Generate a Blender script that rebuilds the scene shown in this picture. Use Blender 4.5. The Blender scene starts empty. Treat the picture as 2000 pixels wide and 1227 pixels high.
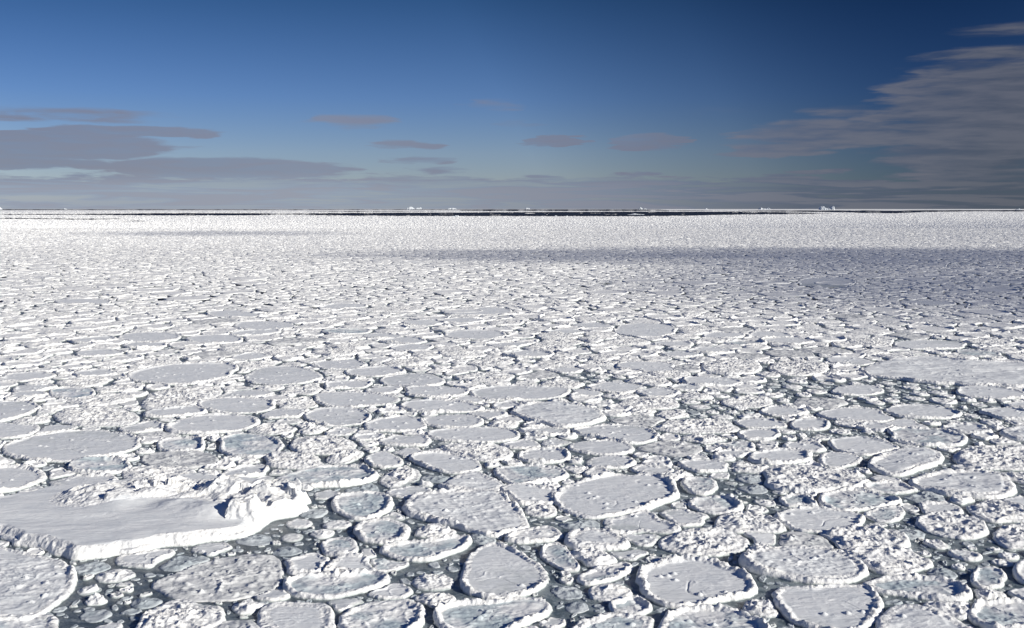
import bpy, bmesh, math
import numpy as np
from mathutils import Vector, kdtree

# ------------------------------------------------------------------ camera
SC = bpy.context.scene
COL = SC.collection
CAM_H = 12.0
F = 1963.0                      # focal length in photo pixels (2000 wide)
PITCH = math.atan((613.5 - 408.2) / F)
cd = bpy.data.cameras.new('camera')
cam = bpy.data.objects.new('camera', cd)
COL.objects.link(cam)
cam.location = (0, 0, CAM_H)
cam.rotation_euler = (math.pi / 2 - PITCH, 0, 0)
cd.sensor_width = 36.0
cd.lens = 36.0 * F / 2000.0
cd.clip_start = 0.5
cd.clip_end = 600000.0
SC.camera = cam
SC.view_settings.view_transform = 'Standard'
SC.view_settings.look = 'None'
SC.view_settings.gamma = 1.0
SC.view_settings.use_curve_mapping = False
SC.view_settings.exposure = 0.18
SC.cycles.max_bounces = 6
SC.cycles.transparent_max_bounces = 12

# ------------------------------------------------------------------ sun
SUN_EL = math.radians(22.0)
LIGHT_AZ = math.radians(62.0)   # the light travels this far to the left of the view axis
SUN_DIR = Vector((math.sin(LIGHT_AZ) * math.cos(SUN_EL), -math.cos(LIGHT_AZ) * math.cos(SUN_EL), math.sin(SUN_EL)))
sl = bpy.data.lights.new('sun', 'SUN')
sl.energy = 5.0
sl.angle = math.radians(0.53)
sl.color = (1.0, 0.945, 0.83)
so = bpy.data.objects.new('sun', sl)
COL.objects.link(so)
so.rotation_euler = (-SUN_DIR).to_track_quat('-Z', 'Y').to_euler()

def ray(px, py):
    X = (px - 1000.0) / F
    Y = (613.5 - py) / F
    c, s = math.cos(PITCH), math.sin(PITCH)
    return X, c + Y * s, -s + Y * c

def ground(px, py, z=0.0):
    x, y, dz = ray(px, py)
    t = (z - CAM_H) / dz
    return x * t, y * t

# ------------------------------------------------------------------ node helper
class NT:
    def __init__(self, tree):
        self.t = tree
        self.n = tree.nodes
        self.l = tree.links
    def node(self, kind, **kw):
        n = self.n.new(kind)
        for k, v in kw.items():
            setattr(n, k, v)
        return n
    def put(self, sock, v):
        if isinstance(v, bpy.types.NodeSocket):
            self.l.new(v, sock)
        elif v is not None:
            sock.default_value = v
    def m(self, op, a=None, b=None, c=None, clamp=False):
        n = self.node('ShaderNodeMath', operation=op, use_clamp=clamp)
        for i, v in enumerate((a, b, c)):
            if v is not None:
                self.put(n.inputs[i], v)
        return n.outputs[0]
    def vm(self, op, a=None, b=None, out=0):
        n = self.node('ShaderNodeVectorMath', operation=op)
        for i, v in enumerate((a, b)):
            if v is not None:
                self.put(n.inputs[i], v)
        return n.outputs[out]
    def sstep(self, v, a, b, lo=0.0, hi=1.0):
        n = self.node('ShaderNodeMapRange', interpolation_type='SMOOTHSTEP')
        for i, x in enumerate((v, a, b, lo, hi)):
            self.put(n.inputs[i], x)
        return n.outputs[0]
    def lin(self, v, a, b, lo=0.0, hi=1.0):
        n = self.node('ShaderNodeMapRange')
        for i, x in enumerate((v, a, b, lo, hi)):
            self.put(n.inputs[i], x)
        return n.outputs[0]
    def mix(self, f, a, b, blend='MIX'):
        n = self.node('ShaderNodeMix', data_type='RGBA', blend_type=blend)
        n.clamp_factor = True
        self.put(n.inputs[0], f)
        self.put(n.inputs[6], a)
        self.put(n.inputs[7], b)
        return n.outputs[2]
    def noise(self, vec, scale, detail=3.0, rough=0.5, dist=0.0, out=0):
        n = self.node('ShaderNodeTexNoise')
        self.put(n.inputs['Vector'], vec)
        n.inputs['Scale'].default_value = scale
        n.inputs['Detail'].default_value = detail
        n.inputs['Roughness'].default_value = rough
        n.inputs['Distortion'].default_value = dist
        return n.outputs[out]
    def ramp(self, f, stops):
        n = self.node('ShaderNodeValToRGB')
        self.put(n.inputs[0], f)
        e = n.color_ramp.elements
        while len(e) < len(stops):
            e.new(0.5)
        for i, (p, c) in enumerate(stops):
            e[i].position = p
            e[i].color = (c[0], c[1], c[2], 1.0)
        return n.outputs[0]
    def comb(self, x, y, z):
        n = self.node('ShaderNodeCombineXYZ')
        for i, v in enumerate((x, y, z)):
            self.put(n.inputs[i], v)
        return n.outputs[0]

def C4(r, g, b):
    return (r, g, b, 1.0)

# ------------------------------------------------------------------ world: sky with far cloud banks
W = bpy.data.worlds.new('World')
SC.world = W
W.use_nodes = True
W.node_tree.nodes.clear()
w = NT(W.node_tree)
tc = w.node('ShaderNodeTexCoord').outputs['Generated']
sky = w.node('ShaderNodeTexSky', sky_type='NISHITA')
sky.sun_disc = False
sky.sun_elevation = SUN_EL
sky.sun_rotation = math.atan2(SUN_DIR.x, SUN_DIR.y)
sky.altitude = 0
sky.air_density = 1.0
sky.dust_density = 0.0
sky.ozone_density = 3.0
nrm = w.vm('NORMALIZE', tc)
sep = w.node('ShaderNodeSeparateXYZ')
w.put(sep.inputs[0], nrm)
dx, dy, dz = sep.outputs
az = w.m('ARCTAN2', dx, dy)
el = w.m('ARCSINE', dz)
# skylight is polarised and the lens filter takes most of it at 90 degrees from the sun
cosS = w.vm('DOT_PRODUCT', nrm, tuple(SUN_DIR), out=1)
pol = w.m('SUBTRACT', 1.0, w.m('POWER', cosS, 2.0))
polf = w.ramp(pol, [(0.0, (.90, .90, .90)), (0.50, (.62, .64, .67)), (0.84, (.65, .66, .68)), (0.95, (.40, .43, .47)), (1.0, (.15, .21, .28))])
# clear polar air: pale near the horizon, deepening quickly with height
deep = w.ramp(w.lin(el, 0.0, 1.0), [(0.0, (.66, .71, .97)), (.055, (.61, .67, .95)), (.106, (.43, .56, .91)), (.20, (.195, .345, .57)), (.60, (.22, .41, .76))])
gam = w.node('ShaderNodeGamma')
w.put(gam.inputs[0], sky.outputs[0])
gam.inputs[1].default_value = 1.0
skyc = w.mix(1.0, gam.outputs[0], deep, 'MULTIPLY')
skyc = w.mix(1.0, skyc, polf, 'MULTIPLY')

def azel(px, py):
    x, y, z = ray(px, py)
    return math.atan2(x, y), math.atan2(z, math.hypot(x, y))

wv = w.comb(w.m('MULTIPLY', az, 4.0), w.m('MULTIPLY', el, 30.0), 0.0)
n_big = w.noise(wv, 3.0, 5.0, 0.58)
n_fine = w.noise(w.comb(w.m('MULTIPLY', az, 6.0), w.m('MULTIPLY', el, 48.0), 3.0), 3.0, 4.0, 0.55, 0.5)
n_bank = w.noise(w.comb(w.m('MULTIPLY', az, 5.5), w.m('MULTIPLY', el, 90.0), 9.0), 1.7, 5.0, 0.58, 0.6)
warp = w.m('MULTIPLY', w.m('SUBTRACT', n_big, 0.5), 0.030)
waz = w.m('ADD', az, w.m('MULTIPLY', w.m('SUBTRACT', w.noise(wv, 5.0, 3.0), 0.5), 0.10))
wel = w.m('ADD', el, w.m('MULTIPLY', w.m('SUBTRACT', n_fine, 0.5), 0.009))
# cx, cy, half width, half height (photo pixels), strength
CLOUDS = [
    (120, 224, 190, 14, .42), (265, 257, 160, 10, .80), (40, 284, 255, 26, 1.05), (0, 318, 185, 12, .85),
    (445, 330, 225, 20, 1.05), (690, 238, 78, 15, .50), (795, 282, 72, 9, .55), (820, 313, 65, 8, .50),
    (857, 334, 58, 8, .50), (965, 206, 65, 14, .28), (1085, 275, 52, 12, 1.1), (1262, 277, 78, 16, 1.05),
    (1620, 262, 170, 28, .62), (1520, 292, 110, 15, .60), (1605, 336, 45, 4, .55), (1520, 345, 60, 6, .5),
    (1920, 245, 190, 115, .72), (1990, 300, 170, 50, .52), (1890, 132, 125, 11, .48), (1950, 105, 130, 14, .45),
    (1970, 58, 100, 12, .28), (1850, 170, 130, 16, .5), (1980, 185, 130, 30, .6), (1870, 300, 120, 8, .55), (1400, 217, 90, 10, .12),
    (1680, 218, 130, 12, .32), (1010, 242, 40, 8, .16),
]
dens = None
for cx, cy, hw, hh, st in CLOUDS:
    a0, e0 = azel(cx, cy)
    qa = w.m('DIVIDE', w.m('SUBTRACT', waz, a0), hw / F * 1.15)
    qe = w.m('DIVIDE', w.m('SUBTRACT', wel, e0), hh / F * 1.15)
    d2 = w.m('ADD', w.m('MULTIPLY', qa, qa), w.m('MULTIPLY', qe, qe))
    d2 = w.m('MINIMUM', d2, 1.0)
    v = w.m('MULTIPLY', w.m('SUBTRACT', 1.0, w.m('POWER', d2, 1.6)), st)
    dens = v if dens is None else w.m('MAXIMUM', dens, v)
dens = w.m('ADD', dens, w.m('MULTIPLY', w.m('SUBTRACT', n_big, 0.52), w.m('MINIMUM', w.m('MULTIPLY', dens, 2.4), 0.9)))
dens = w.m('ADD', dens, w.m('MULTIPLY', w.m('SUBTRACT', n_fine, 0.5), w.m('MINIMUM', w.m('MULTIPLY', dens, 2.0), 0.7)))
blob = w.sstep(dens, 0.04, 0.52, 0.0, 0.80)
bank_h = w.m('ADD', 0.031, w.m('MULTIPLY', w.m('SUBTRACT', n_big, 0.5), 0.040))
bank = w.m('MULTIPLY', w.sstep(w.m('SUBTRACT', wel, bank_h), -0.003, 0.0015, 0.88, 0.0), w.sstep(n_bank, 0.34, 0.56, 0.45, 1.0))
low = w.sstep(el, 0.001, 0.022, 0.62, 0.0)
cov = w.m('MAXIMUM', w.m('MAXIMUM', blob, bank), low)
fr = w.lin(az, -0.46, 0.46)
cl_l = w.ramp(fr, [(0.0, (.180, .188, .250)), (0.30, (.205, .215, .285)), (0.62, (.165, .175, .240)), (0.80, (.140, .148, .190)), (1.0, (.120, .126, .155))])
cl_d = w.ramp(fr, [(0.0, (.165, .200, .290)), (0.30, (.190, .230, .320)), (0.62, (.150, .195, .290)), (0.80, (.080, .105, .170)), (1.0, (.070, .082, .112))])
cl_s = w.sstep(w.m('ADD', w.m('MULTIPLY', n_fine, 0.5), w.m('MULTIPLY', n_big, 0.5)), 0.36, 0.62)
cl = w.mix(cl_s, cl_d, cl_l)
cl = w.vm('SCALE', cl)
w.put(cl.node.inputs['Scale'], 10.0)          # the Background strength below is 0.1
hz_d = w.ramp(fr, [(0.0, (.230, .290, .405)), (0.30, (.240, .305, .415)), (0.62, (.150, .195, .285)), (0.80, (.070, .095, .158)), (1.0, (.070, .084, .118))])
hz_l = w.ramp(fr, [(0.0, (.260, .285, .360)), (0.30, (.265, .290, .360)), (0.62, (.195, .215, .280)), (0.80, (.135, .148, .190)), (1.0, (.110, .118, .145))])
hz = w.mix(w.sstep(n_bank, 0.45, 0.58), w.vm('SCALE', hz_d), w.vm('SCALE', hz_l))
for lk in (hz.node.inputs[6].links[0], hz.node.inputs[7].links[0]):
    lk.from_node.inputs['Scale'].default_value = 10.0
cl = w.mix(w.sstep(el, 0.016, 0.038, 1.0, 0.0), cl, hz)
fin = w.mix(cov, skyc, cl)
bg = w.node('ShaderNodeBackground')
w.put(bg.inputs[0], fin)
bg.inputs[1].default_value = 0.1
wo = w.node('ShaderNodeOutputWorld')
w.l.new(bg.outputs[0], wo.inputs[0])
W.cycles.sampling_method = 'MANUAL'
W.cycles.sample_map_resolution = 1024

# ------------------------------------------------------------------ materials
def new_mat(name):
    m = bpy.data.materials.new(name)
    m.use_nodes = True
    m.node_tree.nodes.clear()
    t = NT(m.node_tree)
    out = t.node('ShaderNodeOutputMaterial')
    p = t.node('ShaderNodeBsdfPrincipled')
    t.l.new(p.outputs[0], out.inputs[0])
    return m, t, p, out

def snow_mat(name, col, col2, bump, fine, wet=True, crumb=0.0, streak=False):
    m, t, p, out = new_mat(name)
    pos = t.node('ShaderNodeNewGeometry').outputs['Position']
    n1 = t.noise(pos, 1.1, 4.0, 0.6)
    c = t.mix(t.sstep(n1, 0.35, 0.65), C4(*col), C4(*col2))
    if wet:                                   # slush soaked by the sea at the waterline
        s = t.node('ShaderNodeSeparateXYZ')
        t.put(s.inputs[0], pos)
        zz = t.m('ADD', s.outputs[2], t.m('MULTIPLY', t.m('SUBTRACT', n1, 0.5), 0.08))
        c = t.mix(t.sstep(zz, 0.0, 0.075), C4(0.40, 0.45, 0.46), c)
    t.put(p.inputs['Base Color'], c)
    p.inputs['Roughness'].default_value = 0.7
    p.inputs['Specular IOR Level'].default_value = 0.25
    b = t.node('ShaderNodeBump')
    b.inputs['Strength'].default_value = bump
    b.inputs['Distance'].default_value = 0.06
    hgt = t.noise(t.vm('MULTIPLY', pos, (0.75, 2.0, 1.0)) if streak else pos, fine, 6.0, 0.62, 0.7 if streak else 0.0)
    if crumb:                                 # knobbly clots of frozen slush
        vo = t.node('ShaderNodeTexVoronoi', feature='SMOOTH_F1')
        t.put(vo.inputs['Vector'], pos)
        vo.inputs['Scale'].default_value = crumb
        hgt = t.m('SUBTRACT', hgt, t.m('MULTIPLY', vo.outputs['Distance'], 1.2))
    t.put(b.inputs['Height'], hgt)
    t.l.new(b.outputs[0], p.inputs['Normal'])
    return m

M_RIM = snow_mat('rim_snow', (.88, .88, .87), (.82, .83, .84), 0.8, 7.0, crumb=6.5)
M_TOP = snow_mat('wind_packed_snow', (.80, .815, .83), (.74, .765, .79), 0.8, 2.2, streak=True)
M_FAR = snow_mat('pack_snow', (.88, .88, .87), (.82, .83, .84), 0.5, 3.0, crumb=5.0)
M_THIN = snow_mat('thin_grey_ice', (.38, .43, .47), (.56, .60, .63), 0.8, 5.0, wet=False, crumb=4.0)
M_BERG = snow_mat('hazed_berg_ice', (.70, .73, .76), (.62, .67, .72), 0.2, 0.05, wet=False)  # base colour greyed to stand in for haze dimming the distant bergs

M_PALE = snow_mat('pale_cracked_ice', (.56, .58, .60), (.72, .73, .74), 0.9, 2.6, wet=False, crumb=1.6)

def pool_mat():
    m, t, p, out = new_mat('wet_blue_ice')
    pos = t.node('ShaderNodeNewGeometry').outputs['Position']
    n1 = t.noise(pos, 1.6, 5.0, 0.6, 0.6)
    n2 = t.noise(pos, 0.6, 3.0)
    c = t.mix(t.sstep(n1, 0.40, 0.70), C4(.50, .58, .62), C4(.70, .74, .76))
    c = t.mix(t.sstep(n2, 0.40, 0.58), c, C4(.80, .81, .82))
    t.put(p.inputs['Base Color'], c)
    p.inputs['Roughness'].default_value = 0.35
    b = t.node('ShaderNodeBump')
    b.inputs['Strength'].default_value = 0.4
    b.inputs['Distance'].default_value = 0.05
    t.put(b.inputs['Height'], t.noise(pos, 5.0, 4.0, 0.6))
    t.l.new(b.outputs[0], p.inputs['Normal'])
    return m
M_POOL = pool_mat()

def water_mat():
    m, t, p, out = new_mat('sea_with_grease_ice')
    pos = t.node('ShaderNodeNewGeometry').outputs['Position']
    s = t.node('ShaderNodeSeparateXYZ')
    t.put(s.inputs[0], pos)
    big = t.noise(pos, 0.055, 3.0, 0.5)
    # grease ice fills the gaps out to some seventy metres, open sea beyond
    near = t.sstep(t.m('ADD', s.outputs[1], t.m('MULTIPLY', t.m('SUBTRACT', big, 0.5), -70.0)), 75.0, 140.0, 1.0, 0.12)
    leftd = t.sstep(t.m('SUBTRACT', s.outputs[0], t.m('MULTIPLY', s.outputs[1], -0.12)), -6.0, 6.0, 0.62, 1.0)
    near = t.m('MULTIPLY', near, leftd)
    sw = t.noise(pos, 0.9, 6.0, 0.62, 1.8)
    st = t.noise(t.vm('MULTIPLY', pos, (1.0, 1.7, 1.0)), 1.9, 6.0, 0.62, 2.0)
    ridge = t.m('ABSOLUTE', t.m('SUBTRACT', st, 0.5))
    line = t.sstep(ridge, 0.0, 0.035, 1.0, 0.0)
    sw2 = t.noise(pos, 5.0, 4.0, 0.65, 1.2)
    slush = t.mix(t.sstep(sw, 0.36, 0.66), C4(.080, .110, .132), C4(.220, .270, .300))
    slush = t.mix(t.m('MULTIPLY', t.sstep(sw2, 0.5, 0.72), 0.55), slush, C4(.32, .36, .39))
    slush = t.mix(t.m('MULTIPLY', line, t.sstep(sw, 0.40, 0.60, 0.1, 0.62)), slush, C4(.52, .55, .58))
    c = t.mix(near, C4(.005, .011, .038), slush)
    t.put(p.inputs['Base Color'], c)
    t.put(p.inputs['Roughness'], t.lin(near, 0.0, 1.0, 0.22, 0.34))
    t.put(p.inputs['Specular IOR Level'], t.lin(near, 0.12, 1.0, 0.0, 0.45))
    b = t.node('ShaderNodeBump')
    b.inputs['Strength'].default_value = 0.6
    b.inputs['Distance'].default_value = 0.06
    t.put(b.inputs['Height'], t.m('ADD', t.noise(pos, 3.0, 5.0, 0.6, 0.8), t.m('MULTIPLY', line, 0.4)))
    t.l.new(b.outputs[0], p.inputs['Normal'])
    return m
M_SEA = water_mat()

# ------------------------------------------------------------------ mesh helpers
def mesh_obj(name, V, Q, mat, parent=None, loc=None, tris=None, smooth=True):
    V = np.asarray(V, dtype=np.float32).reshape(-1, 3)
    Q = np.asarray(Q, dtype=np.int32).reshape(-1, 4) if Q is not None and len(Q) else np.zeros((0, 4), np.int32)
    T = np.asarray(tris, dtype=np.int32).reshape(-1, 3) if tris is not None and len(tris) else np.zeros((0, 3), np.int32)
    me = bpy.data.meshes.new(name)
    me.vertices.add(len(V))
    me.vertices.foreach_set('co', V.ravel())
    nl = Q.size + T.size
    me.loops.add(nl)
    me.loops.foreach_set('vertex_index', np.concatenate([Q.ravel(), T.ravel()]))
    npoly = len(Q) + len(T)
    me.polygons.add(npoly)
    starts = np.concatenate([np.arange(len(Q)) * 4, Q.size + np.arange(len(T)) * 3]).astype(np.int32)
    me.polygons.foreach_set('loop_start', starts)
    me.polygons.foreach_set('use_smooth', np.full(npoly, smooth))
    me.materials.append(mat)
    me.update(calc_edges=True)
    me.validate()
    o = bpy.data.objects.new(name, me)
    COL.objects.link(o)
    if parent is not None:
        o.parent = parent
    if loc is not None:
        o.location = loc
    return o

def tag(o, label=None, cat=None, group=None, kind=None):
    if label: o['label'] = label
    if cat: o['category'] = cat
    if group: o['group'] = group
    if kind: o['kind'] = kind
    return o

def empty(name, loc):
    o = bpy.data.objects.new(name, None)
    o.empty_display_size = 0.3
    COL.objects.link(o)
    o.location = loc
    return o

# ------------------------------------------------------------------ numpy noise
def h2(ix, iy, s):
    a = (ix.astype(np.int64) * 374761393 + iy.astype(np.int64) * 668265263 + s * 974634777) & 0xFFFFFFFF
    a = ((a ^ (a >> 13)) * 1274126177) & 0xFFFFFFFF
    a = ((a ^ (a >> 16)) * 2246822519) & 0xFFFFFFFF
    a = a ^ (a >> 15)
    return (a & 0xFFFFFF) / float(0x1000000)

def vn(x, y, s=0):
    ix, iy = np.floor(x), np.floor(y)
    fx, fy = x - ix, y - iy
    fx, fy = fx * fx * (3 - 2 * fx), fy * fy * (3 - 2 * fy)
    a, b = h2(ix, iy, s), h2(ix + 1, iy, s)
    c, d = h2(ix, iy + 1, s), h2(ix + 1, iy + 1, s)
    return (a * (1 - fx) + b * fx) * (1 - fy) + (c * (1 - fx) + d * fx) * fy

def fbm(x, y, s=0, o=3):
    t, a, n = 0.0, 1.0, 0.0
    for k in range(o):
        t = t + a * vn(x, y, s + k * 17)
        n += a
        x, y, a = x * 2.03 + 5.2, y * 2.03 + 1.7, a * 0.5
    return t / n

def wor(x, y, s=0, full=False):
    ix, iy = np.floor(x), np.floor(y)
    f1 = np.full(x.shape, 9.0)
    idr = np.zeros(x.shape)
    sx, sy = np.zeros(x.shape), np.zeros(x.shape)
    for i in (-1, 0, 1):
        for j in (-1, 0, 1):
            cx, cy = ix + i, iy + j
            ddx = cx + h2(cx, cy, s + 1) - x
            ddy = cy + h2(cx, cy, s + 2) - y
            d = ddx * ddx + ddy * ddy
            k = d < f1
            f1 = np.where(k, d, f1)
            idr = np.where(k, h2(cx, cy, s + 3), idr)
            sx, sy = np.where(k, ddx, sx), np.where(k, ddy, sy)
    if full:
        return np.sqrt(f1), idr, sx, sy
    return np.sqrt(f1), idr

def lumps(x, y, size, s=0):
    f, r, sx, sy = wor(x / size, y / size, s, True)
    a = r * 47.0
    plate = np.clip(0.25 + 0.75 * r + (sx * np.cos(a) + sy * np.sin(a)) * 0.9 - 0.9 * np.clip(f - 0.42, 0, 1), 0, 1.25)
    knob = np.sqrt(np.clip(1 - (f / 0.75) ** 2, 0, 1)) * (0.25 + 0.75 * r)
    return np.where(np.modf(r * 13.7)[0] > 0.45, plate * 0.9, knob)

def sst(v, a, b):
    t = np.clip((v - a) / (b - a), 0, 1)
    return t * t * (3 - 2 * t)

def floe_z(x, y, e, P, hi=True):
    """Height of a floe's skin over the sea at distance e in from its edge."""
    wd, fb, rh, lump, drift, pool = (P[k] for k in ('w', 'fb', 'rh', 'lump', 'drift', 'pool'))
    L1 = lumps(x, y, 0.26, 11)
    L2 = lumps(x, y, 0.125, 12) if hi else 0.5
    g = fbm(x * 0.75, y * 0.75, 21, 3)
    A = np.clip(2.7 * g - 0.45, 0.18, 1.75)
    wd = wd * (0.50 + 1.0 * fbm(x * 0.55 + 3, y * 0.55, 25, 2))
    z = fb * np.sqrt(np.clip(e / 0.13, 0, 1))
    bell = sst(e, -0.12 * wd, 0.28 * wd) * (1 - sst(e, 0.50 * wd, 1.05 * wd))
    z = z + bell * rh * A * (0.30 + 0.62 * L1 + 0.45 * L2)
    inn = sst(e, 0.62 * wd, 1.15 * wd)
    g2 = fbm(x * 1.1 + 7, y * 1.6, 31, 4)
    gate = sst(g2, 0.40, 0.62)
    rid = 1 - np.abs(fbm(x * 1.5 + 0.5 * y, y * 2.1, 41, 4) * 2 - 1)
    fr_, rr_ = wor(x / 1.15, y / 0.95, 64)
    emb = np.exp(-((fr_ - 0.25 - 0.22 * rr_) / 0.07) ** 2) * (0.3 + 0.7 * L2)
    z = z + inn * lump * (0.10 * emb + 0.15 * gate * (0.5 * L1 + 0.4 * L2) + 0.22 * (rid ** 5) + 0.08 * g2)
    z = z + inn * drift * (0.30 * (fbm(x * 0.35 + y * 0.1, y * 0.75, 51, 3) - 0.45) + 0.05 * fbm(x * 1.7, y * 3.0, 52, 2))
    z = z - inn * pool * (fb - 0.015 - 0.05 * g2)
    if hi:                                    # thin snow ridges and hairline cracks wandering over the tops
        q = fbm(x * 0.42 + 11, y * 0.62, 58, 3) - 0.5
        q2 = fbm(x * 0.30 + 40, y * 0.30, 59, 3) - 0.48
        z = z + inn * (0.018 * np.exp(-(q / 0.009) ** 2) * sst(g2, 0.42, 0.6) - 0.03 * np.exp(-(q2 / 0.004) ** 2) * sst(g, 0.4, 0.6)) * (1 - 0.5 * pool)
        f, r = wor(x / 0.33, y / 0.33, 77)
        z = z + inn * np.where(r > 0.955, 0.07 * np.clip(1 - (f / 0.35) ** 2, 0, 1), 0.0)
    return z

rng = np.random.default_rng(20)
MP = 192                                     # angles kept for each outline
TH = np.arange(MP) * 2 * math.pi / MP

def polar_outline(pts):
    """star outline about the centroid, lightly rounded"""
    p = np.array(pts, float)
    for _ in range(2):
        q = np.roll(p, -1, 0)
        p = np.stack([0.75 * p + 0.25 * q, 0.25 * p + 0.75 * q], 1).reshape(-1, 2)
    q = np.roll(p, -1, 0)
    cr = p[:, 0] * q[:, 1] - q[:, 0] * p[:, 1]
    A = cr.sum() / 2
    c = ((p + q) * cr[:, None]).sum(0) / (6 * A)
    d = p - c
    a = np.arctan2(d[:, 1], d[:, 0])
    r = np.hypot(d[:, 0], d[:, 1])
    o = np.argsort(a)
    a, r = a[o], r[o]
    a = np.concatenate([a - 2 * math.pi, a, a + 2 * math.pi])
    r = np.concatenate([r, r, r])
    t = (TH + math.pi) % (2 * math.pi) - math.pi
    return c, np.interp(t, a, r), abs(A)

KINDS = {
    #         fb          rim h        rim w       lump  drift pool
    'flat':   ((.055, .095), (.085, .14), (.28, .46), 0.05, 0.14, 0.0),
    'lumpy':  ((.045, .085), (.06, .12), (.28, .44), 0.50, 0.20, 0.0),
    'pool':   ((.07, .11), (.09, .15), (.28, .44), 0.22, 0.00, 1.0),
    'thin':   ((.022, .040), (.05, .09), (.18, .30), 0.34, 0.00, 0.0),
    'drift':  ((.12, .17), (.07, .12), (.40, .55), 0.10, 1.00, 0.0),
    'carved': ((.09, .12), (.09, .14), (.34, .44), 0.20, 0.45, 0.0),
}

def params(kind, rmin):
    a, b, c, l, d, p = KINDS[kind]
    u = rng.random(3)
    k = min(1.0, 0.5 + 0.35 * rmin)
    return dict(fb=(a[0] + (a[1] - a[0]) * u[0]) * k, rh=(b[0] + (b[1] - b[0]) * u[1]) * k,
                w=min(c[0] + (c[1] - c[0]) * u[2], 0.48 * rmin), lump=l, drift=d, pool=p)

# ------------------------------------------------------------------ floes traced on the sea (photo pixels of their outline, turned into points on the water)
def E(x0, x1, y0, y1, k=2.4, rot=0.0):
    """an oval outline between these pixel bounds"""
    a = np.arange(20) * 2 * math.pi / 20
    ca, sa = np.cos(a), np.sin(a)
    r = (np.abs(ca) ** k + np.abs(sa) ** k) ** (-1 / k)
    u, v = r * ca, r * sa
    return [((x0 + x1) / 2 + (x1 - x0) / 2 * (uu + rot * vv * 0.5), (y0 + y1) / 2 + (y1 - y0) / 2 * vv) for uu, vv in zip(u, v)]

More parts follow.
